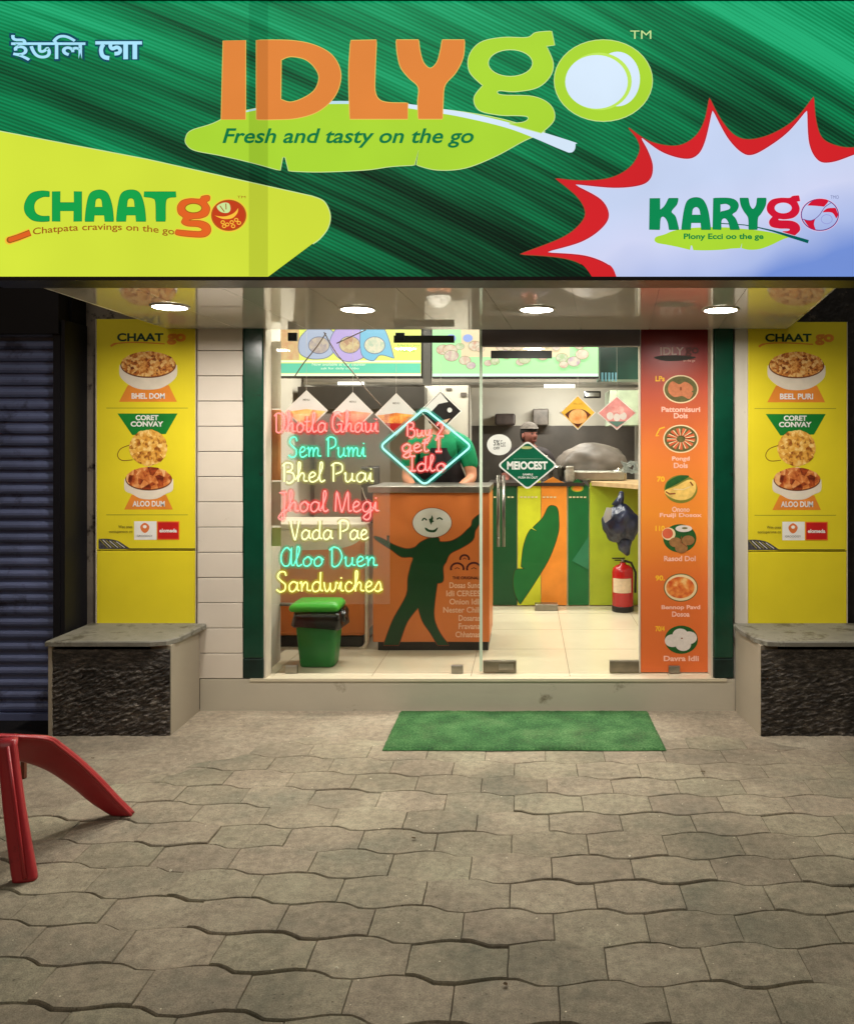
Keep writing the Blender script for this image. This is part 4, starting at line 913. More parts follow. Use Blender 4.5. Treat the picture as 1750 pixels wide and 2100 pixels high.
# lightbox menus
def lightbox(px0, px1, py1, label, draw):
    D = 6.5; t = thing('menu_lightbox', label, 'lightbox', (wx((px0 + px1) / 2, D), D, wz(py1, D)), 'backlit menu boards hung over the counter')
    z1 = wz(py1, D); z2 = z1 + .5
    b = MB(); b.box(wx(px0, D), wx(px1, D), D + .002, D + .1, z1 - .012, z2, mblackm); b.build('case', t)
    b = MB(); draw(b, D, px0, px1, py1); b.build('lit_print', t)
    return t
def d1(b, D, a, c, y):
    b.rect(a + 1, y - 128, c - 1, y, D, E('box_yellow', (236, 240, 120), 1.05))
    b.rect(a + 1, y - 128, a + 60, y - 33, D, food_mat('box_fries', [(.3, (244, 178, 124)), (.7, (250, 220, 150))], 18, 1.0, 'n'))
    b.rect(a + 1, y - 32, c - 1, y - 28, D, E('box_white', (240, 250, 220), 1.1)); b.rect(a + 1, y - 26, c - 2, y - 6, D, E('box_teal', (112, 214, 178), 1.0)); b.rect(a + 1, y - 5, c - 1, y, D, MC['box_white'])
    lines = ['box_line', (140, 150, 160)]
    eln = E('box_line', (130, 138, 160), .9)
    for cx, col, fcol, pts in ((648, (186, 196, 216), 'n1', [(612, 705), (620, 686), (650, 664), (682, 680), (690, 710), (672, 732), (640, 736), (616, 726)]), (716, (196, 176, 226), 'n2', [(676, 700), (700, 664), (740, 664), (756, 700), (748, 730), (716, 742), (690, 730)]), (764, (134, 196, 222), 'n3', [(738, 690), (746, 664), (786, 672), (808, 735, 1), (780, 728), (764, 740), (742, 728)])):
        pp = smooth(pts); b.flat([pp], D, E('pouch_' + fcol, col, 1)); b.stroke(pp, 1.6, D, eln, True)
    for cx, cy, st in ((654, 708, [(.3, (190, 170, 170)), (.7, (226, 206, 180))]), (717, 707, [(.3, (206, 150, 110)), (.7, (240, 214, 150))]), (768, 708, [(.3, (200, 220, 180)), (.7, (250, 240, 200))])):
        b.ell(cx, cy, 21, 17, D, food_mat('box_beans%d' % cx, st, 30, 1.0)); b.ell(cx, cy, 22, 18, D, eln, (20.5, 16.5))
    b.text('Puffed Rice Spicy', (815, 706, 860, 712), D, E('box_txt', (120, 190, 90), .9), 0); b.text('Fresh Mix', (820, 716, 850, 722), D, MC['box_txt'], 0)
    for k in range(2): b.text(['Now available at our counter', 'ask for daily combo'][k], (640 + k * 18, 744 + k * 9, 750 - k * 14, 750 + k * 9), D, MC['box_white'], 0)
def d2(b, D, a, c, y):
    b.rect(a + 1, y - 128, c - 1, y, D, E('box_green', (176, 236, 166), 1.05)); b.rect(a + 1, y - 6, c - 1, y, D, E('box_mint', (214, 246, 222), 1.1))
    b.rect(a + 60, y - 128, c - 60, y - 40, D, E('box_peach', (238, 216, 176), 1.0))
    cols = [(226, 150, 110), (236, 190, 150), (214, 160, 150), (160, 200, 110), (230, 170, 140), (200, 150, 180)]
    rr = random.Random(5)
    for k in range(26):
        cx = a + 22 + (c - a - 55) * k / 25 + rr.uniform(-5, 5); cy = y - 22 - rr.uniform(0, 44); r = rr.uniform(8, 15)
        nm = 'fruit%d' % (k % 6); b.ell(cx, cy, r, r * .75, D, food_mat(nm, [(.35, cols[k % 6]), (.65, (240, 228, 190))], 30, 1.0, 'n'), n=20); b.ell(cx, cy, r * 1.06, r * .8, D, E('fruit_line', (170, 160, 120), .9), (r * .98, r * .72), n=20)
    for k in range(2): b.ell(a + 40 + k * 34, y - 78, 10, 8, D, E('box_blue', (150, 170, 226), 1), n=18)
lightbox(553, 864, 771, 'yellow backlit menu board with snack pouches hung at upper left', d1)
lightbox(885, 1227, 772, 'pale green backlit menu board with fruit pictures hung at upper right', d2)
b = MB(); b.box(wx(867, 6.55), wx(883, 6.55), 6.53, 6.6, wz(790, 6.55), 2.75, M('dark_post', (70, 68, 62), .5)); tag(b.build('hanger_post'), 'dark vertical hanger between the two backlit menu boards', 'post')
# hood with lamps along the kitchen
mhood = M('hood_steel', (132, 126, 116), .35, .5, .1, 5, metal=.5)
b = MB(); D = 7.9; b.box(XI0 + .02, XI1 - .02, D, D + .6, wz(786, D), wz(775, D) + .1, mhood); b.box(XI0 + .02, XI1 - .02, D - .02, D, wz(789, D), wz(784, D), msteel)
tag(b.build('extractor_hood'), 'long steel extractor hood edge across the kitchen', 'hood')
for a, c, y0, y1, lb in ((692, 745, 783, 789, 'lit tube lamp under the hood behind the neon board'), (1115, 1178, 788, 795, 'lit tube lamp under the hood seen through the door')):
    b = MB(); D = 7.85; b.box(wx(a, D), wx(c, D), D, D + .02, wz(y1, D), wz(y0, D), E('tube_lamp', (255, 252, 240), 2.6, 0)); o = tag(b.build('tube_lamp'), lb, 'tube lamp', 'tube lamps under the extractor hood')
    ld = bpy.data.lights.new('tube_lamp_light', 'AREA'); ld.shape = 'RECTANGLE'; ld.size = .5; ld.size_y = .05; ld.energy = 14; ld.color = (1, .96, .88)
    lo = bpy.data.objects.new('tube_lamp_light', ld); C.objects.link(lo); lo.parent = o; lo.location = (0, .12, -.02); lo.rotation_euler = (R(38), 0, 0)
b = MB(); D = 7.6; b.box(XI0 + .05, wx(870, D), D, D + .8, wz(838, D), wz(793, D), M('dark_cabinet', (52, 50, 46), .4, .5, .3, 3)); tag(b.build('dark_cabinet'), 'dark wall cabinet behind the diamond cards', 'cabinet')
b = MB(); D = 8.2; b.box(XI0 + .05, wx(965, D), D, D + .1, FZ, wz(838, D) - .002, M('kitchen_grey', (140, 134, 122), .5, .3, .1, 3)); tag(b.build('kitchen_partition'), 'grey kitchen partition behind the front counter', 'partition')
b = MB(); D = 7.8; b.box(wx(870, D), wx(962, D), D, D + .3, wz(905, D), wz(790, D), M('white_cupboard', (176, 172, 160), .4, .4, .06, 3)); b.box(wx(960, D), wx(963, D), D - .004, D, wz(905, D), wz(790, D), midk)
b.box(wx(944, D), wx(956, D), D - .01, D, wz(813, D), wz(805, D), midk); b.box(wx(914, D), wx(926, D), D - .01, D, wz(800, D), wz(796, D), midk); tag(b.build('white_cupboard'), 'pale cupboard with two dark switches behind the counter', 'cupboard')
b = MB(); D = 8.6
b.bbox(wx(1092, D), wx(1124, D), D, D + .15, wz(872, D), wz(838, D), M('grey_appliance', (92, 84, 76), .4, .5, .4, 14), .01); tag(b.build('kettle_box'), 'grey boxy appliance standing on the kitchen ledge', 'appliance')
b = MB(); b.bbox(wx(1014, D), wx(1056, D), D, D + .15, wz(872, D), wz(848, D), M('dark_appliance', (62, 52, 48), .4, .5, .4, 14), .02); tag(b.build('stove_block'), 'dark low stove on the kitchen ledge', 'stove')
b = MB(); D = 8.0; b.box(wx(1197, D), wx(1231, D), D, D + .05, wz(816, D), wz(802, D), mblackm); b.box(wx(1200, D), wx(1228, D), D - .004, D, wz(813, D), wz(805, D), M('panel_grey', (140, 140, 134), .4)); tag(b.build('wall_vent'), 'small dark framed vent above the kitchen ledge', 'vent')
b = MB(); D = 7.0; b.box(wx(1229, D), XI1 - .01, D, D + .3, wz(778, D), 2.74, M('teal_cabinet', (22, 66, 56), .3, .5, .5, 3)); 
for k in range(5): b.box(wx(1232 + k * 7, D), wx(1236 + k * 7, D), D - .01, D, wz(782, D), wz(764, D), M('blue_strip', (110, 170, 190), .3))
tag(b.build('teal_cabinet'), 'dark teal cabinet with blue strips at upper right inside', 'cabinet')
b = MB(); D = 7.9; b.box(wx(1250, D), XI1 - .01, D, D + .5, wz(872, D), wz(800, D), M('mint_unit', (170, 184, 158), .4, .4, .2, 8)); tag(b.build('mint_unit'), 'pale mint wall unit behind the pink diamond card', 'wall unit')

# ---- orange counter with the dancing figure
CD = 5.63
mocr = M('counter_orange', (206, 116, 56), .38, .4, .06, 2.5); mfig = M('figure_green', (8, 62, 30), .45); mfage = M('figure_edge', (120, 50, 26), .5); mctx = M('counter_text', (232, 190, 160), .5); mmar = M('counter_maroon', (74, 14, 22), .5)
t = thing('orange_counter', 'orange shop counter printed with a dancing green figure with a white face', 'counter', (wx(880, CD), CD, FZ))
x0, x1 = wx(764, CD), wx(1003, CD)
b = MB(); b.bbox(x0, x1, CD, CD + .55, FZ + .062, wz(1011, CD), mocr, .006); b.build('body', t)
b = MB(); b.box(x0 + .03, x1 - .01, CD + .03, CD + .5, FZ, FZ + .061, mblackm); b.build('kick_base', t)
b = MB(); b.bbox(x0 - .03, x1 + .005, CD - .03, CD + .58, wz(1010, CD), wz(997, CD), msteel, .004); b.build('steel_top', t)
b = MB(); q = [(767, 1100), (780, 1103), (794, 1110, 1), (794, 1098, 1), (797, 1099, 1), (799, 1113), (829, 1125), (849, 1123), (861, 1113), (879, 1104), (898, 1103), (902, 1111), (923, 1110), (943, 1100), (958, 1086), (966, 1078), (969, 1066), (983, 1054, 1), (984, 1070), (974, 1088), (969, 1107), (948, 1122), (923, 1135), (914, 1152), (908, 1164), (908, 1191), (896, 1196, 1), (892, 1225), (889, 1258), (893, 1280), (904, 1302), (920, 1323, 1), (897, 1323, 1), (882, 1298), (866, 1274), (857, 1246, 1), (842, 1264), (831, 1283), (817, 1323, 1), (786, 1323, 1), (797, 1292), (808, 1266), (833, 1220), (836, 1186), (842, 1160), (846, 1143), (823, 1142), (803, 1128), (784, 1116), (770, 1106)]
qs = smooth(q, 4); b.stroke(qs, 3, CD, mfage, True); b.flat([qs], CD, mfig)
b.ell(885.5, 1072, 41, 31, CD, mfage); b.ell(885.5, 1072, 39.5, 30, CD, M('face_white', (206, 208, 200), .5))
b.stroke(smooth([(865, 1068), (869, 1063), (875, 1067)], 5, False), 3, CD, mfig); b.stroke(smooth([(895, 1065), (901, 1062), (907, 1066)], 5, False), 3, CD, mfig)
b.flat([[(885, 1056), (888, 1062), (887, 1067), (890, 1069), (885, 1072), (884, 1077), (880, 1069), (879, 1064), (883, 1063)]], CD, mfig); b.stroke(smooth([(871, 1082), (878, 1088), (890, 1089), (897, 1082)], 5, False), [1.5, 2.5, 4, 5, 5, 5, 5, 5, 5, 5, 5, 5, 4, 3, 2, 1.5], CD, mfig)
b.build('dancing_figure_print', t)
b = MB()
for cx, cy, r in ((952, 1146, 9), (937, 1166, 13), (971, 1166, 14)):
    b.stroke([(cx + r * math.cos(a), cy + r * math.sin(a) * .85) for a in [math.pi + k * math.pi / 10 for k in range(-1, 12)]], 4, CD, mmar)
    b.stroke([(cx - r * .4, cy + 1), (cx, cy - 2), (cx + r * .4, cy + 1)], 1.5, CD, mmar)
b.text('THE ORIGINALS', (927, 1182, 985, 1188), CD, mmar, .02)
for k, s_ in enumerate(['Dosas Sund', 'Idli CEREES', 'Onion Idli', 'Nester Chili', 'Dosaras', 'Fravana', 'Chhatnas']): b.text(s_, (984 - 6.3 * len(s_), 1194 + k * 16.8, 984, 1206 + k * 16.8), CD, mctx, .02)
b.build('menu_print', t)
# ---- left counter with rounded end
LD = 5.72
t = thing('corner_counter', 'orange counter with rounded cream edge behind the green bin', 'counter', (wx(660, LD), LD, FZ))
x0, x1 = -2.05, wx(752, LD)
b = MB(); b.bbox(x0, x1 - .012, LD, LD + .5, FZ + .08, 1.02, mocr, .03); b.build('body', t)
b = MB(); b.bbox(x0, x1 - .03, LD + .03, LD + .48, FZ, FZ + .079, mblackm, .01); b.build('kick_base', t)
b = MB()
pr = [(x1 - .06, wz(1338, LD) + .012), (x1 - .02, wz(1332, LD) + .012), (x1, wz(1318, LD)), (x1, 1.02), (x1 - .02, 1.06)]
b.tube([(p[0], LD + .01, p[1]) for p in pr], .016, M('cream_edge', (214, 202, 184), .35), 10); b.build('edge_band', t)
b = MB(); b.bbox(x0, x1, LD - .02, LD + .52, 1.021, 1.06, M('cream_top', (210, 200, 180), .35), .008)
b.flat([smooth([(575, 1086, 1), (748, 1086, 1), (735, 1110), (700, 1124), (640, 1128), (575, 1128, 1)])], LD - .001, MC['cream_top']); b.build('counter_top', t)
b = MB(); b.bbox(wx(760, 5.8), wx(705, 5.8) - .0 + .12, 5.85, 6.1, 1.061, wz(960, 5.85), M('till_dark', (44, 40, 38), .35, .5), .01); o = b.build('card_till'); tag(o, 'dark till box on the counter beside the neon board', 'till')

# ---- striped service counter at the back
SC = 7.23
t = thing('striped_counter', 'service counter front of green, lime and orange peaked panels', 'counter', (wx(1160, SC), SC, FZ))
cols = {'dg': M('stripe_dark_green', (18, 74, 40), .4, .4, .08, 3), 'li': M('stripe_lime', (196, 204, 46), .4), 'or': M('stripe_orange', (228, 142, 50), .4), 'gr': M('stripe_green', (14, 102, 52), .4), 'l2': M('stripe_leaf_lime', (158, 176, 42), .4), 'cr': M('stripe_cream', (216, 206, 160), .5)}
b = MB(); b.box(wx(1004, SC), XI1 - .01, SC, SC + .05, FZ, wz(1000, SC), cols['cr']); b.build('backing', t)
for nm, pts, mm in (('panel', [(1004, 990), (1059, 990), (1059, 1240), (1004, 1240)], 'dg'), ('panel', [(1061, 986), (1108, 986), (1108, 1240), (1061, 1240)], 'li'), ('panel', [(1109, 992), (1122, 984), (1133, 978), (1146, 985), (1161, 992), (1161, 1240), (1109, 1240)], 'or'), ('panel', [(1164, 1000), (1172, 990), (1183, 982), (1195, 990), (1206, 998), (1206, 1240), (1164, 1240)], 'gr'), ('panel', [(1208, 990), (1309, 990), (1309, 1240), (1208, 1240)], 'l2')):
    b = MB(); d0 = SC - .02
    n_ = len(pts); fr = [pt(p[0], p[1], SC) for p in pts]; fr = [Vector((v.x, d0, v.z)) for v in fr]; bk = [Vector((v.x, SC - .001, v.z)) for v in fr]
    b.add(fr + bk, [tuple(range(n_))[::-1], tuple(range(n_, 2 * n_))] + [(i, (i + 1) % n_, n_ + (i + 1) % n_, n_ + i) for i in range(n_)], cols[mm]); o = b.build(nm, t)
    bm = bmesh.new(); bm.from_mesh(o.data); bmesh.ops.recalc_face_normals(bm, faces=bm.faces); bm.to_mesh(o.data); bm.free()
b = MB(); d0 = SC - .02
lfp = smooth([(1132, 1037), (1142, 1043), (1145, 1066), (1144, 1091), (1134, 1124), (1120, 1155), (1091, 1202), (1066, 1239, 1), (1057, 1223), (1052, 1200), (1053, 1179), (1058, 1168), (1076, 1167, 1), (1068, 1162, 1), (1070, 1140), (1073, 1120), (1080, 1098), (1088, 1085, 1), (1101, 1090, 1), (1092, 1082, 1), (1112, 1062), (1123, 1041)])
b.stroke(lfp, 2.4, d0, M('leaf_outline', (60, 50, 20), .5), True); b.flat([lfp], d0, M('banana_leaf_green', (26, 102, 48), .45, .3, .1, 6)); b.build('banana_leaf_print', t)  # dark line around the printed leaf
b = MB()
b.ell(1183, 1001, 13, 8, d0, cols['l2']); b.ell(1183, 1002, 10, 5, d0, cols['or']); b.flat([smooth([(1176, 999, 1), (1183, 992), (1190, 999, 1)])], d0, cols['or'])
for a, c in ((1040, 1056), (1004, 1022), (1066, 1100), (1112, 1143), (1166, 1202)):
    k = a
    while k < c - 2: b.rect(k, 1018, k + 5, 1021, d0, cols['cr']); k += 7.5
b.flat([[(1206, 1100), (1172, 1150), (1206, 1168)]], d0, M('stripe_teal', (44, 120, 84), .4)); b.build('panel_print', t)
b = MB(); b.bbox(wx(1096, 7.05), wx(1143, 7.05), 7.0, 7.1, FZ + .001, FZ + .055, msteel, .004); tag(b.build('steel_floor_box'), 'small steel box on the floor before the striped counter', 'box')
b = MB()
z0 = 1.245; b.hull([(wx(1000, SC), 7.19, z0), (.50, 7.19, z0), (.50, 7.8, z0), (wx(1000, SC), 7.8, z0), (wx(1000, SC), 7.19, z0 + .03), (.50, 7.19, z0 + .03), (.50, 7.8, z0 + .03), (wx(1000, SC), 7.8, z0 + .03)], M('dark_worktop', (50, 44, 40), .4, .5)); b.build('worktop', t)
b = MB(); b.hull([(x, y, z) for z in (1.25, 1.285) for x, y in ((.56, 7.19), (XI1 - .01, 6.15), (XI1 - .01, 7.6), (.56, 7.6))], M('wood_shelf', (176, 150, 110), .5, .3, .2, 12)); b.build('side_shelf', t)
# things on the service counter
b = MB(); D = 7.3; b.bbox(wx(1158, D), wx(1279, D), D, D + .25, z0 + .045, wz(966, D), M('steel_tray', (150, 150, 138), .3, .5, .12, 12, metal=.6), .012); tag(b.build('steel_tray'), 'shallow steel basin on the striped counter', 'basin')
b = MB(); X = wx(1167, D); b.lathe([(.038, 0), (.041, .02), (.041, .10), (.034, .118), (.036, .122), (.036, .14), (.001, .142)], (X, D - .05, 1.277), M('jar_grey', (150, 146, 134), .2, .6, .2, 30), 20); tag(b.build('small_jar'), 'small pale jar left of the steel basin', 'jar')
b = MB()
def drape(p, d): 
    k = 1 + .07 * math.sin(7 * math.atan2(d.y, d.x)) * (1 - abs(d.z)) + .05 * noise.noise(d * 4); return Vector((p.x * k, p.y * k, max(p.z, -.1)))
b.sphere((wx(1215, 7.75), 7.75, wz(955, 7.75)), (.33, .22, .215), M('grey_tarpaulin', (98, 90, 82), .5, .5, .4, 5), .10, 40, 24, drape); tag(b.build('covered_grinder'), 'big rounded dark machine under a dull cover behind the steel basin', 'covered machine')
b = MB(); rr = random.Random(9); c = pt(1291, 958, 6.9)
for k in range(7):
    pts = [c + Vector((.055 * math.sin(k + q * 1.3) + rr.uniform(-.02, .02), .05 * math.cos(q + k), .05 * math.sin(q * 2 + k * 1.7))) for q in range(7)]
    b.tube([Vector((p[0], 6.9 + (p[1]) * .3, p[1])) for p in smooth([(v.x, v.z) for v in pts], 4, False)], .005, M('wire_plastic', (150, 158, 150), .3, .5, .3, 30), 6)
for v_ in b.v: v_.y = 6.9 + (v_.z - c.z) * .5
tag(b.build('cable_bundle'), 'tangled bundle of pale cables at the right end of the counter', 'cables')

msv = M('vessel_steel', (170, 166, 156), .22, .6, .15, 20, metal=.85)
for vx, vd, rr_, hh_, lb in ((1136, 7.6, .085, .13, 'steel pot with lid left of the covered machine'), (1120, 7.5, .05, .19, 'tall narrow steel canister behind the green diamond sticker'), (1268, 7.42, .07, .10, 'round steel pot at the right end of the basin'), (1228, 7.48, .11, .035, 'wide flat steel pan lying by the basin')):
    X = wx(vx, vd); b = MB(); b.lathe([(rr_ * .92, 0), (rr_, .01), (rr_, hh_ * .9), (rr_ * 1.06, hh_ * .92), (rr_ * 1.05, hh_ * .97), (rr_ * .6, hh_ * 1.08), (.012, hh_ * 1.12), (.012, hh_ * 1.2), (.001, hh_ * 1.21)], (X, vd, 1.276), msv, 28)
    tag(b.build('steel_pot'), lb, 'pot')
rr = random.Random(21)
for k, (cx_, n__) in enumerate(((1196, 7), (1246, 5))):
    b = MB(); X = wx(cx_, 7.35)
    for q in range(n__): b.lathe([(.02, 0), (.034, .004), (.036, .006), (.001, .007)], (X + rr.uniform(-.002, .002), 7.5, 1.286 + q * .011), mcw_ if False else msv, 20)
    tag(b.build('plate_stack'), ['small stack of steel plates behind the basin', 'shorter stack of steel plates at the right behind the basin'][k], 'plates')
# hanging bag
b = MB(); c = pt(1272, 1072, 6.75)
def bagf(p, d):
    k = 1 + .13 * noise.noise(Vector((d.x * 2, d.z * 2, 4))) + .035 * noise.noise(Vector((d.x * 9, d.y * 9, d.z * 2.5))) + .02 * abs(noise.noise(Vector((d.x * 16, d.y * 16, d.z * 4)))); q = Vector((p.x * k, p.y * k, p.z * k))
    if d.z > .2: q.x *= 1 - .55 * (d.z - .2); 
    return q
mbag = M('navy_bag', (26, 36, 60), .28, .6, .6, 12, .9, 22)
t = thing('hanging_bag', 'dark blue bag with grey flap hanging under the shelf', 'bag', (c.x, c.y, c.z - .2))
b.sphere(c, (.155, .11, .17), mbag, 0, 72, 50, bagf); b.build('bag_body', t)
b = MB(); b.tube([c + Vector((-.03, 0, .13)), c + Vector((0, 0, .2)), c + Vector((.01, .03, .245))], [.05, .028, .02], mbag, 10); b.build('bag_neck', t)
b = MB(); b.hull([pt(x, y, 6.62) + Vector((0, dy, 0)) for dy in (0, .015) for x, y in ((1243, 1041), (1254, 1042), (1252, 1064), (1240, 1073), (1236, 1062))], M('flap_grey', (150, 152, 150), .4)); b.build('bag_flap', t)
b = MB(); b.tube([c + Vector((.03, 0, -.13)), c + Vector((.03, .0, -.21)), c + Vector((.06, .02, -.26))], [.07, .05, .02], mbag, 10); b.build('bag_tail', t)
# extinguisher
mred = M('extinguisher_red', (176, 20, 24), .25, .6, .08, 8)
EDp = 7.0; X = wx(1276, EDp)
t = thing('fire_extinguisher', 'red fire extinguisher with white label standing on the floor', 'fire extinguisher', (X, EDp, FZ))
b = MB(); b.lathe([(.086, .045), (.09, .05), (.09, .33), (.082, .365), (.055, .388), (.028, .395), (.026, .41)], (X, EDp, FZ), mred, 36); b.build('cylinder', t)
b = MB(); b.lathe([(.088, 0), (.092, .005), (.092, .046), (.089, .05)], (X, EDp, FZ), mblackm, 36); b.build('foot_ring', t)
b = MB(); n_ = 16; vs = []; 
for z in (.165, .285):
    for k in range(n_ + 1):
        a = -math.pi / 2 - 1.15 + 1.9 * k / n_; vs.append((X + .0915 * math.cos(a), EDp + .0915 * math.sin(a), FZ + z))
b.add(vs, [(k, k + 1, n_ + 2 + k, n_ + 1 + k) for k in range(n_)], M('label_paper', (214, 196, 168), .6, .3, .1, 40), True); b.build('paper_label', t)
b = MB(); b.tube([(X, EDp, FZ + .41), (X, EDp, FZ + .435)], .016, msteel, 12); b.bbox(X - .09, X + .02, EDp - .012, EDp + .012, FZ + .44, FZ + .45, mblackm, .003); b.bbox(X - .07, X + .02, EDp - .01, EDp + .01, FZ + .425, FZ + .433, mblackm, .003); b.build('valve_lever', t)
b = MB(); b.tube([(X + .015, EDp, FZ + .425), (X + .07, EDp - .02, FZ + .41), (X + .105, EDp - .03, FZ + .33), (X + .102, EDp - .03, FZ + .16)], .010, mblackm, 8); b.build('hose', t)

# ---- green bin
mbin = M('bin_green', (22, 122, 48), .4, .4, .08, 6); mlid = M('lid_green', (62, 170, 46), .4, .4, .06, 6); mpoly = M('black_polythene', (12, 12, 13), .22, .6, .3, 10, .8, 14)
BD = 5.30; bx = wx(655, BD); 
t = thing('rubbish_bin', 'green plastic rubbish bin with black liner and bright green lid', 'bin', (bx, BD, FZ))
def rr4(x, hw, hd, r, z, n=5):
    out = []
    for cx_, cy_, a0 in ((hw - r, hd - r, 0), (-hw + r, hd - r, 90), (-hw + r, -hd + r, 180), (hw - r, -hd + r, 270)):
        for k in range(n): a = R(a0 + 90 * k / (n - 1)); out.append(Vector((x + cx_ + r * math.cos(a), BD + cy_ + r * math.sin(a), z)))
    return out
def loft(b, rings, m):
    n = len(rings[0]); vs = [v for r_ in rings for v in r_]; fs = [tuple(range(n))[::-1], tuple((len(rings) - 1) * n + k for k in range(n))]
    for i in range(len(rings) - 1):
        for k in range(n): fs.append((i * n + k, i * n + (k + 1) % n, (i + 1) * n + (k + 1) % n, (i + 1) * n + k))
    b.add(vs, fs, m, True)
b = MB(); loft(b, [rr4(bx, .103, .085, .03, FZ + .002), rr4(bx, .108, .09, .032, FZ + .012), rr4(bx, .132, .105, .035, FZ + .27), rr4(bx, .136, .108, .035, FZ + .34)], mbin); b.build('tub', t)
b = MB(); rs = []
for z, gw in ((.262, .012), (.275, .026), (.30, .022), (.33, .024), (.352, .014)):
    r_ = rr4(bx + .008, .132 + gw, .105 + gw, .04, FZ + z, 9)
    for v in r_: k = noise.noise(Vector((v.x * 22, v.y * 22, z * 30))); d = Vector((v.x - bx, v.y - BD, 0)).normalized(); v += d * .012 * k; v.z += .012 * noise.noise(Vector((v.x * 14, v.y * 14, 2))) - (.02 * max(0, (v.x - bx) / .15) if z < .29 else 0)
    rs.append(r_)
loft(b, rs, mpoly); b.sphere((bx + .15, BD - .03, FZ + .31), (.032, .03, .045), mpoly, .5, 16, 12); b.build('liner_bag', t)
b = MB(); loft(b, [rr4(bx - .012, .150, .118, .03, FZ + .356), rr4(bx - .012, .158, .124, .03, FZ + .372), rr4(bx - .010, .155, .12, .03, FZ + .388), rr4(bx - .005, .135, .10, .03, FZ + .410)], mlid); b.build('lid', t)
b = MB(); b.tube([(wx(560, BD), BD + .1, FZ + .365), (bx - .14, BD + .05, FZ + .37)], .012, msteel, 8); tag(b.build('rail_bracket'), 'short metal rail behind the left side of the green bin', 'bracket')

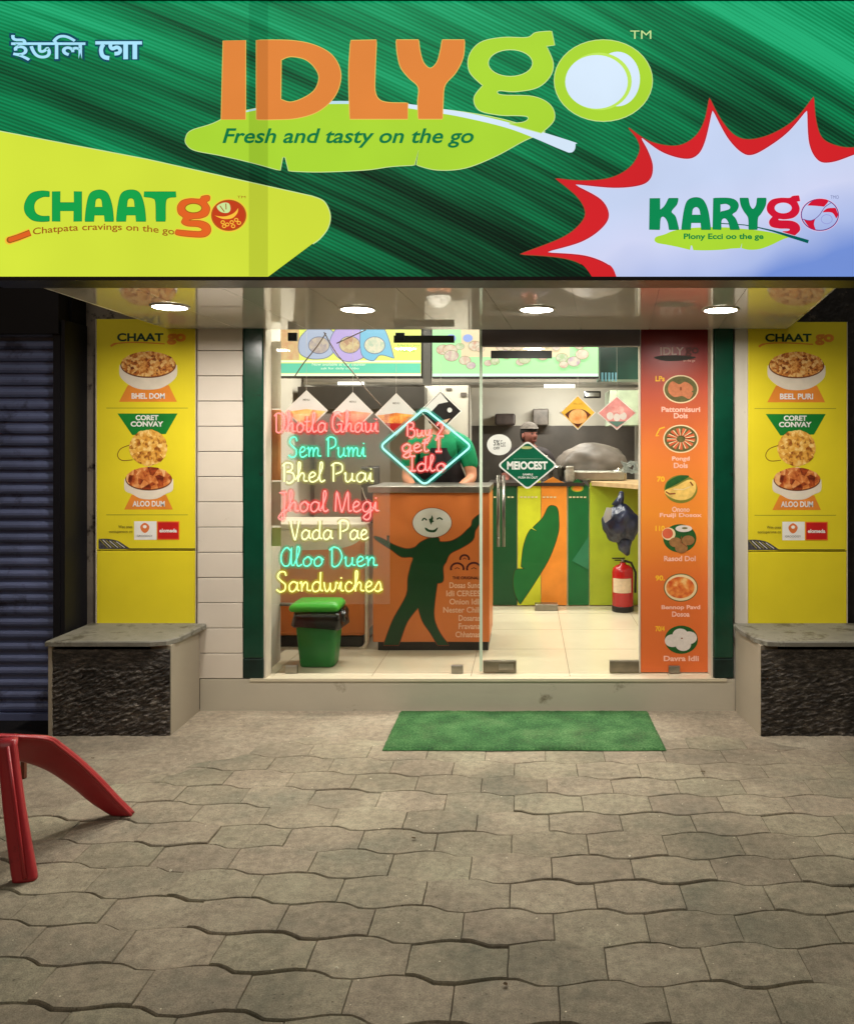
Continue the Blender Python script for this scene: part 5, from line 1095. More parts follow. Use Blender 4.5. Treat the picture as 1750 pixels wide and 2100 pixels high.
# ================================================================ NEON
ALPH = {
 'a': (.56, [[(.44, .42), (.26, .5), (.08, .32), (.10, .05), (.26, .0), (.42, .2), (.46, .48), (.46, .12), (.56, .04)]]),
 'b': (.5, [[(.0, .1), (.2, .7), (.22, .98), (.12, .95), (.12, .1), (.28, .0), (.42, .2), (.3, .42), (.16, .34)]]),
 'c': (.44, [[(.40, .40), (.24, .5), (.08, .3), (.12, .05), (.28, .0), (.44, .12)]]),
 'd': (.58, [[(.42, .42), (.26, .5), (.08, .32), (.10, .05), (.26, .0), (.42, .2), (.46, 1.0), (.45, .15), (.58, .04)]]),
 'e': (.46, [[(.04, .2), (.26, .28), (.36, .42), (.22, .52), (.08, .32), (.12, .04), (.28, .0), (.46, .12)]]),
 'g': (.54, [[(.42, .42), (.26, .5), (.08, .32), (.10, .05), (.26, .0), (.42, .2), (.44, .46), (.42, -.25), (.26, -.42), (.10, -.3), (.3, -.08), (.54, .08)]]),
 'h': (.54, [[(.0, .1), (.18, .6), (.22, .98), (.12, .98), (.12, .0)], [(.12, .18), (.26, .46), (.38, .4), (.38, .08), (.54, .04)]]),
 'i': (.28, [[(.02, .12), (.14, .48), (.14, .08), (.28, .04)], [(.14, .66), (.16, .72)]]),
 'l': (.34, [[(.0, .12), (.2, .7), (.22, 1.0), (.12, .98), (.10, .2), (.18, .0), (.34, .1)]]),
 'm': (.78, [[(.02, .4), (.1, .48), (.12, .0)], [(.12, .2), (.24, .46), (.34, .4), (.35, .0)], [(.35, .2), (.48, .46), (.6, .4), (.6, .08), (.78, .05)]]),
 'n': (.56, [[(.02, .4), (.1, .48), (.12, .0)], [(.12, .2), (.26, .46), (.38, .4), (.38, .08), (.56, .05)]]),
 'o': (.5, [[(.26, .5), (.08, .32), (.10, .06), (.26, .0), (.42, .18), (.38, .44), (.24, .5)], [(.34, .44), (.5, .34)]]),
 'r': (.42, [[(.02, .1), (.14, .5), (.2, .42), (.32, .44), (.3, .1), (.42, .05)]]),
 's': (.42, [[(.02, .1), (.24, .5), (.34, .2), (.22, .0), (.06, .06)], [(.24, .02), (.42, .12)]]),
 't': (.34, [[(.14, .86), (.12, .12), (.22, .0), (.34, .1)], [(.0, .56), (.3, .58)]]),
 'u': (.54, [[(.04, .4), (.1, .48), (.1, .1), (.22, .0), (.38, .2), (.4, .48), (.4, .1), (.54, .05)]]),
 'w': (.72, [[(.04, .48), (.1, .1), (.2, .0), (.32, .2), (.34, .44), (.36, .1), (.48, .0), (.6, .2), (.62, .46), (.72, .4)]]),
 'y': (.5, [[(.04, .48), (.1, .16), (.24, .1), (.36, .4), (.38, .48), (.32, -.2), (.18, -.4), (.08, -.3), (.5, .1)]]),
 'A': (.66, [[(.5, .8), (.3, 1.0), (.08, .7), (.06, .25), (.22, .0), (.44, .15), (.52, .98), (.52, .12), (.66, .06)]]),
 'B': (.62, [[(.1, .0), (.1, 1.0)], [(.02, .86), (.2, 1.02), (.44, .95), (.44, .66), (.22, .54)], [(.22, .54), (.5, .46), (.54, .12), (.34, -.08), (.2, .0)]]),
 'D': (.66, [[(.12, .04), (.12, .98)], [(.0, .86), (.2, 1.02), (.46, .9), (.58, .5), (.44, .1), (.24, -.04), (.1, .06)]]),
 'G': (.70, [[(.54, .86), (.34, 1.0), (.1, .8), (.06, .3), (.24, .0), (.48, .1), (.54, .42), (.3, .4)], [(.54, .42), (.56, .0), (.7, .06)]]),
 'I': (.40, [[(.06, .98), (.36, .98)], [(.2, .98), (.2, .02)], [(.04, .02), (.38, .02)]]),
 'J': (.44, [[(.06, .96), (.4, .98)], [(.3, .98), (.28, -.2), (.14, -.42), (.02, -.3), (.2, -.04), (.44, .1)]]),
 'M': (.84, [[(.08, .0), (.14, 1.0), (.34, .08), (.42, .08), (.66, 1.0), (.7, .08), (.84, .06)]]),
 'O': (.66, [[(.34, 1.0), (.08, .75), (.06, .25), (.26, .0), (.5, .2), (.54, .75), (.34, 1.0)], [(.54, .98), (.56, .1), (.66, .06)]]),
 'P': (.58, [[(.12, .0), (.12, 1.0)], [(.02, .86), (.22, 1.02), (.5, .92), (.5, .58), (.22, .42)]]),
 'S': (.58, [[(.5, .8), (.42, 1.0), (.2, .98), (.1, .75), (.26, .54), (.46, .34), (.42, .06), (.2, -.02), (.04, .1)]]),
 'V': (.56, [[(.04, .98), (.1, .6), (.24, .02), (.32, .1), (.48, .98)]]),
 '1': (.34, [[(.06, .74), (.2, .98), (.2, .0)], [(.04, .0), (.36, .0)]]),
 '2': (.5, [[(.06, .78), (.2, 1.0), (.42, .86), (.34, .5), (.06, .04)], [(.06, .02), (.48, .02)]]),
 ' ': (.26, []), '.': (.14, [[(.05, .02), (.07, .05)]])}
def neon_mats(nm, core, halo, s=1.5):
    a = E('neon_' + nm, core, s, 0)
    m = bpy.data.materials.new('neon_backer_' + nm); m.use_nodes = True; n = m.node_tree.nodes; l = m.node_tree.links; b = n['Principled BSDF']  # neon halo painted as a translucent glowing strip behind the tubes
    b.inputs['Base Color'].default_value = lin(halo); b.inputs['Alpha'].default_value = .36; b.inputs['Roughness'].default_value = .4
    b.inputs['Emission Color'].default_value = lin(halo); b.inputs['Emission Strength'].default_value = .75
    return a, m
NR = neon_mats('red', (255, 146, 140), (226, 60, 62)); NG = neon_mats('teal', (110, 236, 200), (10, 168, 124)); NY = neon_mats('yellow', (255, 255, 150), (176, 166, 20)); NP = neon_mats('pale', (250, 250, 186), (168, 164, 84)); NC = neon_mats('aqua', (176, 250, 238), (14, 148, 130), 1.3)
ND = GD + .03
def neon_word(word, box, mats, parent, name, rad=.0046, halo=12):
    X0, Ybase, X1, H = box[0], box[1], box[2], box[3]
    adv = 0; strokes = []
    for ch in word:
        wd_, st = ALPH[ch]
        for sst in st: strokes.append([(adv + p[0], p[1]) for p in sst])
        adv += wd_
    k = (X1 - X0) / adv
    b = MB(); hb = MB()
    for i, st in enumerate(strokes):
        pp = [(X0 + p[0] * k, Ybase - p[1] * H) for p in smooth(st, 5, False)]
        d = ND - .0009 * (i % 3)
        b.tube([pt(x, y, d) for x, y in pp], rad, mats[0], 8)
        hb.layer = .0004 * (i % 7); hb.stroke(pp, halo, ND + .012, mats[1])  # wide strip imitates the glow around the tube
    b.build(name, parent); hb.build('halo_strip', parent)
t = thing('neon_menu', 'neon dish list in red, green and yellow script inside the window', 'neon sign', (wx(670, ND), ND, wz(1240, ND)))
b = MB()
mac = bpy.data.materials.new('acrylic_sheet'); mac.use_nodes = True
_b = mac.node_tree.nodes['Principled BSDF']; _b.inputs['Base Color'].default_value = (.85, .8, .76, 1); _b.inputs['Alpha'].default_value = .09; _b.inputs['Roughness'].default_value = .25
b.box(wx(549, ND), wx(798, ND), ND + .016, ND + .020, wz(1240, ND), wz(848, ND), mac); b.build('acrylic_sheet', t)
WORDS = [('Dhotla Ghaui', (562, 886, 776, 38), NR), ('Sem Pumi', (590, 937, 750, 40), NG), ('Bhel Puai', (578, 988, 766, 38), NY if False else NP), ('Jhoal Megi', (570, 1049, 776, 40), NR), ('Vada Pae', (594, 1106, 755, 38), NP), ('Aloo Duen', (574, 1161, 774, 38), NG), ('Sandwiches', (565, 1213, 784, 40), NY)]
for wd_, bx_, mt in WORDS: neon_word(wd_, bx_, mt, t, 'neon_word')
b = MB(); b.tube([pt(x, y, ND + .01) for x, y in smooth([(742, 1000), (748, 1020), (762, 1040), (778, 1048)], 4, False)], .003, M('white_cable', (200, 196, 180), .5), 6); b.build('supply_cable', t)
# diamond neon
t = thing('neon_diamond', 'aqua diamond outline neon around red offer lettering', 'neon sign', (wx(872, ND), ND, wz(992, ND)))
dm = []
cs = [(870, 838), (966, 915), (870, 995), (779, 915)]
for i in range(4):
    p = Vector(cs[i]); a = Vector(cs[i - 1]); c = Vector(cs[(i + 1) % 4])
    q1 = p + (a - p).normalized() * 11; q2 = p + (c - p).normalized() * 11
    for k in range(6): u = k / 5; dm.append(tuple(q1 * (1 - u) ** 2 + p * 2 * u * (1 - u) + q2 * u * u))
b = MB(); b.tube([pt(x, y, ND) for x, y in dm], .0062, NC[0], 10, True); b.build('outline_tube', t)
b = MB(); b.stroke(dm, 13, ND + .012, NC[1], True); b.build('outline_halo', t)  # painted glow around the diamond tube
for wd_, bx_, h in (('Buy 2', (832, 895, 910, 28), 7), ('get 1', (822, 926, 905, 30), 7), ('Idlo', (836, 966, 914, 31), 7)): neon_word(wd_, bx_, NR, t, 'neon_word', .0048, h + 3)
# wires from the canopy
for pts, lb in (([(664, 681), (690, 725), (722, 762), (752, 800), (783, 834)], 'thin brown supply wire running down to the neon diamond'), ([(668, 683), (650, 710), (622, 745), (604, 772)], 'thin teal wire slanting down to the left behind the glass'), ([(690, 704), (720, 690), (750, 676)], 'thin brown wire looping up to the right behind the glass')):
    b = MB(); pp = smooth(pts, 5, False); b.tube([pt(x, y, ND + .03) for x, y in pp], .0036, M('brown_wire', (96, 78, 60), .5), 6); tag(b.build('supply_wire'), lb, 'wire')

# ---- diamond cards hung inside the glass
mcw = M('card_white', (214, 210, 204), .4, .4, .05); mcb = M('card_black', (16, 12, 12), .4); mce = M('card_edge', (222, 214, 204), .4)
CK = GD + .075
fdc = [food_mat('card_food%d' % i, st, 20, 0, 'n') for i, st in enumerate([[(.3, (226, 150, 60)), (.7, (240, 206, 130))], [(.3, (206, 90, 60)), (.7, (236, 180, 140))], [(.3, (150, 20, 14)), (.5, (226, 130, 40)), (.7, (240, 190, 90))], [(.3, (180, 120, 90)), (.7, (220, 190, 160))], [(.3, (226, 130, 50)), (.7, (246, 200, 130))], [(.3, (196, 90, 90)), (.7, (236, 190, 180))]])]
def card(cx, cy, hw, hh, kind, label):
    t = thing('diamond_card', label, 'diamond card', (wx(cx, CK), CK, wz(cy + hh, CK)), 'diamond food cards hung inside the glass')
    b = MB(); P4 = [(cx, cy - hh), (cx + hw, cy), (cx, cy + hh), (cx - hw, cy)]
    fr = [pt(x, y, CK) for x, y in P4]; bk = [v + Vector((0, .004, 0)) for v in fr]
    b.add(fr + bk, [(3, 2, 1, 0), (4, 5, 6, 7)] + [(i, (i + 1) % 4, 4 + (i + 1) % 4, 4 + i) for i in range(4)], mce); b.build('board', t)
    b = MB(); k = .93; q = [(cx + (x - cx) * k, cy + (y - cy) * k) for x, y in P4]
    base = {0: mcw, 1: mcw, 2: mcw, 3: mcb, 4: M('card_yellow', (232, 180, 66), .4, .3, .1, 20), 5: M('card_pink', (214, 140, 136), .4, .3, .2, 20)}[kind]; b.flat([q], CK, base)
    if kind < 3:
        b.flat([[(cx - hw * k * .96, cy + 2), (cx - hw * .4, cy - hh * .02), (cx, cy - hh * .08), (cx + hw * .5, cy - hh * .02), (cx + hw * .9, cy + 1), (cx, cy + hh * k * .97)]], CK, fdc[kind])
        b.text('MENU', (cx - 7, cy - hh * .58, cx + 7, cy - hh * .48), CK, M('card_text', (130, 124, 112), .5), .02)
        if kind == 2: b.flat([[(cx - hw * .55, cy + hh * .40), (cx + hw * .5, cy + hh * .42), (cx, cy + hh * .9)]], CK, M('card_red', (176, 24, 20), .4))
    if kind == 3:
        b.flat([[(cx - hw * .9, cy), (cx, cy - hh * .9), (cx + hw * .35, cy - hh * .45), (cx - hw * .1, cy - hh * .35), (cx - hw * .5, cy + hh * .1)]], CK, mcw); b.ell(cx + hw * .42, cy - hh * .05, 5, 5, CK, mcw, n=14)
        b.flat([[(cx - hw * .1, cy + hh * .5), (cx + hw * .45, cy + hh * .35), (cx, cy + hh * .88)]], CK, fdc[3])
    if kind == 4:
        b.flat([smooth([(cx - hw * .72, cy + 4, 1), (cx - hw * .3, cy - 6), (cx + hw * .3, cy - 6), (cx + hw * .72, cy + 4, 1), (cx, cy + hh * .88, 1)])], CK, M('card_brown', (96, 44, 24), .4)); b.ell(cx, cy + 8, hw * .5, hh * .42, CK, fdc[4]); b.text('MENU CARD', (cx - 9, cy - 20, cx + 9, cy - 16), CK, M('card_gold', (190, 130, 30), .5), .0)
    if kind == 5:
        for dx_, dy_ in ((-14, 6), (0, 9), (13, 6), (-4, -8), (8, -6)): b.ell(cx + dx_, cy + dy_, 7, 8, CK, fdc[5] if dy_ < 0 else midli, n=18)
        b.flat([[(cx - 18, cy + 17), (cx + 18, cy + 17), (cx, cy + 29)]], CK, M('card_teal', (90, 122, 108), .5))
    b.build('card_print', t)
    b = MB(); b.tube([pt(cx, cy - hh, CK + .002), Vector((wx(cx, CK), CK + .002, 2.6))], .0009, mce, 5); b.build('hanging_thread', t)
card(628, 842, 44, 42, 0, 'white diamond card with yellow dish, leftmost above the neon list')
card(723, 846, 42, 42, 1, 'white diamond card with orange dish, above the middle of the neon list')
card(812, 850, 44, 44, 2, 'white diamond card with red and orange dish, touching the neon diamond')
card(903, 843, 44, 42, 3, 'black and white diamond card behind the top of the neon diamond')
card(1184, 846, 37, 36, 4, 'yellow diamond card with a brown bowl hung inside the door')
card(1264, 847, 40, 35, 5, 'pink diamond card with white idlis beside the orange menu panel')
# door stickers
b = MB(); d = GD + .002; b.ell(1023, 912, 25, 21.5, d, M('sticker_white', (206, 208, 200), .4)); b.text('5%', (1011, 902, 1024, 914), d, M('sticker_grey', (90, 92, 88), .5), .03); b.text('OFF', (1011, 916, 1024, 922), d, MC['sticker_grey'], .03); b.text('Eat', (1026, 903, 1036, 916), d, MC['sticker_grey'], .0)
tag(b.build('round_sticker'), 'round white sticker at the left of the glass door', 'sticker')
b = MB(); d = GD + .0015
def rdia(cx, cy, hw, hh, r):
    out = []; cs = [Vector(p) for p in ((cx, cy - hh), (cx + hw, cy), (cx, cy + hh), (cx - hw, cy))]
    for i in range(4):
        p, a, c = cs[i], cs[i - 1], cs[(i + 1) % 4]; q1 = p + (a - p).normalized() * r; q2 = p + (c - p).normalized() * r
        for k in range(6): u = k / 5; out.append(tuple(q1 * (1 - u) ** 2 + p * 2 * u * (1 - u) + q2 * u * u))
    return out
b.flat([rdia(1081, 954, 62, 51, 9)], d, MC['sticker_white']); b.flat([rdia(1081, 954, 57.5, 47, 8)], d, M('sticker_green', (0, 84, 56), .35)); mw = MC['sticker_white']
b.text('MEIOCEST', (1039, 946, 1122, 963), d, mw, .04); b.text('SAMPLE', (1071, 971, 1092, 975), d, mw, .02); b.text('PUSH IN OUT', (1062, 977, 1102, 981.5), d, mw, .02); b.ell(1079, 918, 12, 3, d, M('sticker_gold', (150, 160, 100), .5)); b.stroke([(1052, 941), (1112, 941)], 1.2, d, M('sticker_line', (90, 130, 104), .5))
tag(b.build('diamond_sticker'), 'green diamond sticker with white edge and lettering on the glass door', 'sticker')

# ================================================================ MAT AND CHAIR
def mat_green():
    m, n, l, b = nodes_mat('artificial_turf')
    tc = n.new('ShaderNodeTexCoord'); a = n.new('ShaderNodeTexNoise'); a.inputs['Scale'].default_value = 90; a.inputs['Detail'].default_value = 6; a.inputs['Roughness'].default_value = .8; l.new(tc.outputs['Object'], a.inputs[0])
    c = n.new('ShaderNodeTexNoise'); c.inputs['Scale'].default_value = 6; l.new(tc.outputs['Object'], c.inputs[0])
    ad = n.new('ShaderNodeMath'); ad.operation = 'MULTIPLY_ADD'; ad.inputs[1].default_value = .45; l.new(c.outputs[0], ad.inputs[0]); l.new(a.outputs[0], ad.inputs[2])
    r = ramp(n, [(.5, (10, 42, 14)), (.70, (34, 88, 36)), (.95, (96, 140, 84))]); l.new(ad.outputs[0], r.inputs[0])
    dn = n.new('ShaderNodeTexNoise'); dn.inputs['Scale'].default_value = 4.5; dn.inputs['Detail'].default_value = 9; dn.inputs['Roughness'].default_value = .75; l.new(tc.outputs['Object'], dn.inputs[0])
    dm_ = n.new('ShaderNodeMapRange'); dm_.inputs[1].default_value = .5; dm_.inputs[2].default_value = .72; dm_.inputs[4].default_value = .38; l.new(dn.outputs[0], dm_.inputs[0])
    dx_ = n.new('ShaderNodeMix'); dx_.data_type = 'RGBA'; l.new(dm_.outputs[0], dx_.inputs[0]); l.new(r.outputs[0], dx_.inputs[6]); dx_.inputs[7].default_value = lin((86, 92, 64)); l.new(dx_.outputs[2], b.inputs['Base Color']); b.inputs['Roughness'].default_value = .9
    bu = n.new('ShaderNodeBump'); bu.inputs['Strength'].default_value = .9; bu.inputs['Distance'].default_value = .006; l.new(a.outputs[0], bu.inputs['Height']); l.new(bu.outputs[0], b.inputs['Normal']); return m
mturf = mat_green()
b = MB(); NX, NY = 110, 46; mx0, mx1 = wx(819, 4.955), wx(1328, 4.955); my0, my1 = 2720 / (1541 - VY), 4.955; vs = []
mfx0, mfx1 = wx(783, my0), wx(1366, my0)
for j in range(NY + 1):
    for i in range(NX + 1):
        v = j / NY; u = i / NX; y = my0 + (my1 - my0) * v
        a0 = mfx0 + (mx0 - mfx0) * v; a1 = mfx1 + (mx1 - mfx1) * v
        x = a0 + (a1 - a0) * u; ed = .003 * noise.noise(Vector((x * 30, y * 30, 1)))
        if j == 0: y += ed + .006 * noise.noise(Vector((x * 3, 0, 0)))
        if i in (0, NX): x += ed
        e_ = min(u * 1.5, (1 - u) * 1.5, v * .6, (1 - v) * .6)
        z = .016 + .0025 * noise.noise(Vector((x * 40, y * 40, 0))) + .004 * noise.noise(Vector((x * 3, y * 3, 0)))
        vs.append((x, y, z if 0 < i < NX and 0 < j < NY else .004))
b.add(vs, [(j * (NX + 1) + i, j * (NX + 1) + i + 1, (j + 1) * (NX + 1) + i + 1, (j + 1) * (NX + 1) + i) for j in range(NY) for i in range(NX)], mturf, True)
tag(b.build('door_mat'), 'green artificial turf mat on the pavement before the step', 'mat')

rr = random.Random(44); mlf = M('dry_leaf', (74, 58, 34), .8, .2, .3, 20); mpp = M('paper_scrap', (206, 198, 176), .7, .2, .1, 20)
spots = [(190, 1558, 0, 'small dark dry leaf on the ground above the arched red chair leg'), (1035, 2024, 0, 'small dark dry leaf nearest the camera at the bottom centre of the paving'), (1440, 1585, 0, 'small dark dry leaf just right of the green mat'), (848, 1722, 0, 'small dark dry leaf in the middle of the paving below the mat corner'),
 (690, 1990, 1, 'tiny pale paper scrap low on the paving left of the bottom leaf'), (1290, 1760, 1, 'tiny pale paper scrap on the paving right of centre'), (350, 1790, 1, 'tiny pale paper scrap on the paving right of the red chair foot'), (760, 1600, 1, 'tiny pale paper scrap just below the left corner of the green mat')]
for k, (px, py, kind_, lb) in enumerate(spots):
    D = CH * F / (py - VY); c = Vector((wx(px, D), D, .006)); b = MB(); n_ = 7; rad_ = (.012 if kind_ == 0 else .007)
    ring = [c + Vector((rad_ * rr.uniform(.5, 1.2) * math.cos(q * 6.28 / n_), rad_ * rr.uniform(.4, .9) * math.sin(q * 6.28 / n_), rr.uniform(0, .005))) for q in range(n_)]
    b.add(ring + [c + Vector((0, 0, .004))], [(q, (q + 1) % n_, n_) for q in range(n_)], mpp if kind_ else mlf)
    tag(b.build('paper_scrap' if kind_ else 'dry_leaf'), lb, 'litter', 'paper scraps on the pavement' if kind_ else 'leaf fragments on the pavement')
mpl_ = M('red_plastic', (166, 44, 50), .38, .45, .12, 6, .05, 60, dirt=((128, 30, 36), 14, .6))
t = thing('plastic_chair', 'red moulded plastic chair with splayed arched legs at the left edge', 'chair', (-2.2, 3.35, 0))
def slableg(path, name, cap=None):
    """path: centre, half width vector, half depth"""
    b = MB(); rings = []
    for c, hw, hd, ax in path:
        c = Vector(c); ax = Vector(ax).normalized(); dp = Vector((-ax.y, ax.x, 0)); dp = dp.normalized() if dp.length > .01 else Vector((0, 1, 0))
        r_ = []
        for k in range(14):
            a = 2 * math.pi * k / 14; ca, sa = math.cos(a), math.sin(a); q = .55
            r_.append(c + ax * hw * math.copysign(abs(ca) ** q, ca) + dp * hd * math.copysign(abs(sa) ** q, sa))
        rings.append(r_)
    loft(b, rings, mpl_); return b.build(name, t)
# front leg
p0 = pt(52, 1800, 3.05); p0.z = .002; p1 = pt(14, 1512, 3.13)
mid = lambda u: p0 * (1 - u) + p1 * u
slableg([(mid(u) + Vector((-.006 * math.sin(u * 3.1), 0, 0)), .041 - .012 * abs(u - .05) + .006 * (u > .95), .024, (1, .25, 0)) for u in (0, .02, .06, .25, .5, .75, .93, .985)], 'leg')
b = MB(); b.tube([mid(u) + Vector((.015, -.026, 0)) for u in (.03, .3, .6, .95)], .007, mpl_, 8); b.build('rib', t)
# rear leg arching outward
up = [(100, 1512), (128, 1530), (165, 1560), (205, 1598), (240, 1636), (272, 1668)]; lo_ = [(20, 1556), (60, 1563), (104, 1580), (150, 1611), (192, 1645), (236, 1672)]
up = [(-10, 1506), (50, 1508)] + up; lo_ = [(-40, 1552), (-10, 1553)] + lo_
ds = [3.22, 3.26, 3.32, 3.38, 3.44, 3.50, 3.55, 3.59]; up = smooth(up, 5, False); lo_ = smooth(lo_, 5, False); ds = [q_[0] for q_ in smooth([(d_, 0) for d_ in ds], 5, False)]
rings = []
for (a, c, d) in zip(up, lo_, ds):
    A = pt(a[0], a[1], d); B = pt(c[0], c[1], d); m_ = (A + B) / 2; h = (A - B) / 2
    r_ = []
    for k in range(14):
        an = 2 * math.pi * k / 14; ca, sa = math.cos(an), math.sin(an)
        r_.append(m_ + h * math.copysign(abs(ca) ** .4, ca) + Vector((.2, 1, 0)).normalized() * .024 * math.copysign(abs(sa) ** .5, sa))
    rings.append(r_)
# foot on the ground
for v in rings[-1]: v.z = .003
b = MB(); loft(b, rings, mpl_); b.build('leg', t)
b = MB(); b.tube([pt(a[0] - 3, a[1] + 5, d - .024) for a, d in zip(up, ds)], .006, mpl_, 8); b.build('rib', t)
# seat, far legs and back stand outside the frame
b = MB(); loft(b, [[Vector((x, y, z)) for x, y in smooth([(-2.05, 2.98), (-2.42, 3.46), (-2.62, 3.46), (-2.70, 2.98)], 4)] for z in (.415, .44, .452)], mpl_); b.build('seat', t)
b = MB(); loft(b, [[Vector((x, y + (z - .45) * .25, z)) for x, y in ((-2.62, 3.02), (-2.42, 3.46), (-2.45, 3.48), (-2.66, 3.04))] for z in (.45, .65, .86)], mpl_); b.build('backrest', t)
slableg([((-2.68 - .03 * (1 - u), 2.98 - .06 * (1 - u), .003 + u * .42), .03, .02, (1, .2, 0)) for u in (0, .3, .7, 1)], 'leg')
slableg([((-2.62 - .03 * (1 - u), 3.5 + .12 * (1 - u), .003 + u * .42), .03, .02, (1, .2, 0)) for u in (0, .3, .7, 1)], 'leg')
b = MB(); D = 3.95; c0 = pt(46, 1587, D); b.box(c0.x - .009, c0.x + .009, D, D + .02, .003, .17, M('rust_brown', (110, 58, 40), .6)); b.box(c0.x - .05, c0.x + .009, D, D + .018, .003, .012, MC['rust_brown']); 

tag(b.build('rusty_bracket'), 'small rusty bracket standing on the ground behind the red chair legs', 'bracket')

# ================================================================ PEOPLE behind the counters
def person(loc, label, shirt, cap, head_turn, skin=(150, 98, 70), height=1.72, apron=None, lean=0):
    t = thing('person', label, 'person', loc); L = Vector(loc); k = height / 1.72
    mskin = M('skin%d' % skin[0], skin, .5, .3, .06, 12); msh_ = M('shirt%d_%d' % (shirt[1], shirt[2]), shirt, .7, .2, .12, 8, .3, 30); mtr = M('trousers', (30, 30, 36), .8)
    def skinmesh(nodes, edges, mat_, name, extra=None):
        me = bpy.data.meshes.new(name); me.from_pydata([Vector(n_[0]) * k for n_ in nodes], edges, []); o = bpy.data.objects.new(name, me); C.objects.link(o)
        mod = o.modifiers.new('s', 'SKIN'); mod.use_smooth_shade = True
        sv = me.skin_vertices[0].data
        for i, n_ in enumerate(nodes): sv[i].radius = (n_[1] * k, n_[2] * k); sv[i].use_root = i == 0
        sb = o.modifiers.new('d', 'SUBSURF'); sb.levels = 2; sb.render_levels = 2
        dg = bpy.context.evaluated_depsgraph_get(); me2 = bpy.data.meshes.new_from_object(o.evaluated_get(dg)); bpy.data.objects.remove(o)
        b = MB(); b.add([v.co + L for v in me2.vertices], [tuple(p.vertices) for p in me2.polygons], mat_, True)
        if extra: extra(b)
        return b.build(name, t)
    ln = lean
    N = [((0, 0, .95), .15, .11), ((0, -.02 * ln, 1.15), .14, .10), ((0, -.06 * ln, 1.33), .17, .11), ((0, -.09 * ln, 1.45), .10, .08), ((0, -.10 * ln, 1.52), .055, .055), ((0, -.12 * ln, 1.58), .06, .06),
         ((.19, -.09 * ln, 1.41), .06, .06), ((.25, -.10, 1.15), .045, .045), ((.16, -.34, 1.08), .032, .032), ((.12, -.42, 1.07), .035, .02),
         ((-.19, -.09 * ln, 1.41), .06, .06), ((-.25, -.10, 1.15), .045, .045), ((-.16, -.34, 1.08), .032, .032), ((-.12, -.42, 1.07), .035, .02),
         ((.10, 0, .85), .09, .09), ((.11, 0, .48), .065, .065), ((.11, 0, .08), .045, .045), ((.12, -.16, .03), .04, .03), ((-.10, 0, .85), .09, .09), ((-.11, 0, .48), .065, .065), ((-.11, 0, .08), .045, .045), ((-.12, -.16, .03), .04, .03)]
    Ed = [(0, 1), (1, 2), (2, 3), (3, 4), (4, 5), (3, 6), (6, 7), (7, 8), (8, 9), (3, 10), (10, 11), (11, 12), (12, 13), (0, 14), (14, 15), (15, 16), (16, 17), (0, 18), (18, 19), (19, 20), (20, 21)]
    for sx in (1, -1):
        hx = .12 * sx
        for q in range(4):
            N.append(((hx + (q - 1.5) * .018, -.47, 1.065), .009, .009)); N.append(((hx + (q - 1.5) * .02, -.50 - (.012 if q in (1, 2) else 0), 1.045), .008, .008)); i = len(N) - 2
            Ed.append((9 if sx > 0 else 13, i)); Ed.append((i, i + 1))
        N.append(((hx - sx * .045, -.43, 1.07), .010, .010)); Ed.append((9 if sx > 0 else 13, len(N) - 1))
    hc = L + Vector((0, -.14 * ln, 1.62)) * k; rot = head_turn
    def head(b):
        def hf(p, d):
            q = Vector(p)
            if d.z < 0: q.x *= 1 - .25 * (-d.z) ** 1.2; q.y *= 1 - .12 * (-d.z)
            f = -d.y
            if f > .8: q.y -= .022 * max(0, 1 - abs(d.x) * 7) * max(0, 1 - abs(d.z + .1) * 3.2)     # nose
            if f > .7: q.y += .010 * (math.exp(-((abs(d.x) - .33) / .14) ** 2 - ((d.z - .12) / .12) ** 2))      # eye sockets
            if f > .8: q.y -= .006 * math.exp(-(d.x / .3) ** 2 - ((d.z + .5) / .07) ** 2)
            c_, s_ = math.cos(rot), math.sin(rot); return Vector((q.x * c_ - q.y * s_, q.x * s_ + q.y * c_, q.z))
        b.sphere(hc, (.078 * k, .098 * k, .118 * k), mskin, 0, 40, 30, hf)
        for sx in (1, -1):
            c_, s_ = math.cos(rot), math.sin(rot); e = Vector((.078 * sx * k, 0, -.005)); b.sphere(hc + Vector((e.x * c_, e.x * s_, e.z)), (.014, .02, .03), mskin, 0, 10, 8)
    skinmesh(N, Ed, mskin, 'body', head)
    # features
    b = MB(); c_, s_ = math.cos(rot), math.sin(rot)
    def hp(x, y, z): return hc + Vector((x * c_ - y * s_, x * s_ + y * c_, z)) * k
    for sx in (1, -1): b.sphere(hp(.030 * sx, -.083, .016), (.011, .006, .007), M('eye_dark', (24, 18, 16), .3), 0, 10, 8)
    b.tube([hp(x, -.092 + abs(x) * .25, -.058) for x in (-.024, -.01, .01, .024)], .0045, M('lips', (110, 54, 46), .5), 6); b.build('face_features', t)
    b = MB(); b.sphere(hc + Vector((0, 0, .012)), (.085 * k, .104 * k, .12 * k), M('hair_black', (18, 15, 14), .7), 0, 30, 22, lambda p, d: (Vector((p.x * c_ - p.y * s_, p.x * s_ + p.y * c_, max(p.z, -.02 - .05 * (d.y > -.2)))) * (1 if d.z > .25 or d.y > -.1 else .86))); b.build('hair', t)
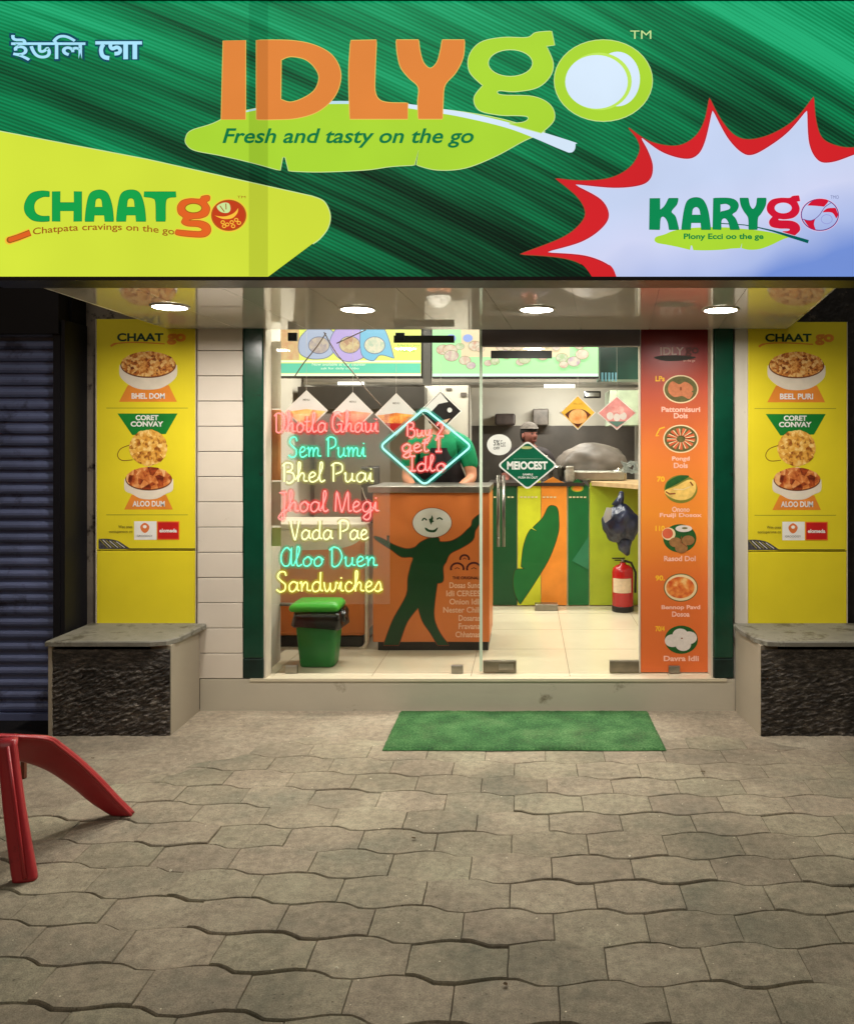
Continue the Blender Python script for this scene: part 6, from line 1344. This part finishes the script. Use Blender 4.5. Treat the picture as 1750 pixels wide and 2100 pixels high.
    b = MB(); b.sphere(hc + Vector((0, 0, .035)), (.094 * k, .114 * k, .105 * k), M('cap%d' % cap[0], cap, .8, .2, .35, 40), 0, 30, 22, lambda p, d: Vector((p.x * c_ - p.y * s_, p.x * s_ + p.y * c_, max(p.z, .028)))); b.build('cap', t)
    Sn = [((0, 0, .90), .172, .128), ((0, -.02 * ln, 1.15), .162, .122), ((0, -.06 * ln, 1.33), .186, .128), ((0, -.09 * ln, 1.455), .115, .09), ((.195, -.09 * ln, 1.41), .082, .08), ((.245, -.08, 1.2), .066, .066), ((-.195, -.09 * ln, 1.41), .082, .08), ((-.245, -.08, 1.2), .066, .066)]
    skinmesh(Sn, [(0, 1), (1, 2), (2, 3), (3, 4), (4, 5), (3, 6), (6, 7)], msh_, 'shirt')
    Tn = [((0, 0, .95), .165, .122), ((.10, 0, .85), .10, .10), ((.11, 0, .48), .078, .078), ((.11, 0, .10), .06, .06), ((-.10, 0, .85), .10, .10), ((-.11, 0, .48), .078, .078), ((-.11, 0, .10), .06, .06)]
    skinmesh(Tn, [(0, 1), (1, 2), (2, 3), (0, 4), (4, 5), (5, 6)], mtr, 'trousers')
    if apron:
        b = MB(); nx_, nz_ = 14, 16; vs = []
        for j in range(nz_ + 1):
            for i in range(nx_ + 1):
                u = i / nx_ * 2 - 1; z = .55 + .83 * j / nz_; wdt = .20 if z < 1.15 else .20 - .08 * (z - 1.15) / .23
                dep = -.165 - .04 * (z > 1.2) * ln + .07 * u * u; vs.append(L + Vector((u * wdt, dep + .006 * math.sin(u * 9 + z * 5), z)) * k)
        b.add(vs, [(j * (nx_ + 1) + i, j * (nx_ + 1) + i + 1, (j + 1) * (nx_ + 1) + i + 1, (j + 1) * (nx_ + 1) + i) for j in range(nz_) for i in range(nx_)], M('apron_black', apron, .7, .2, .2, 10), True); b.build('apron', t)
person((wx(902, 6.35), 6.4, FZ), 'person in a green shirt, black apron and grey cap behind the orange counter', (10, 112, 70), (150, 146, 138), R(18), (164, 112, 84), 1.72, (22, 18, 20), 1)
person((wx(1084, 7.75), 7.95, FZ), 'person in a dark shirt and grey cap behind the green diamond sticker', (46, 40, 40), (92, 86, 80), R(40), (134, 84, 74), 1.585, None, .6)
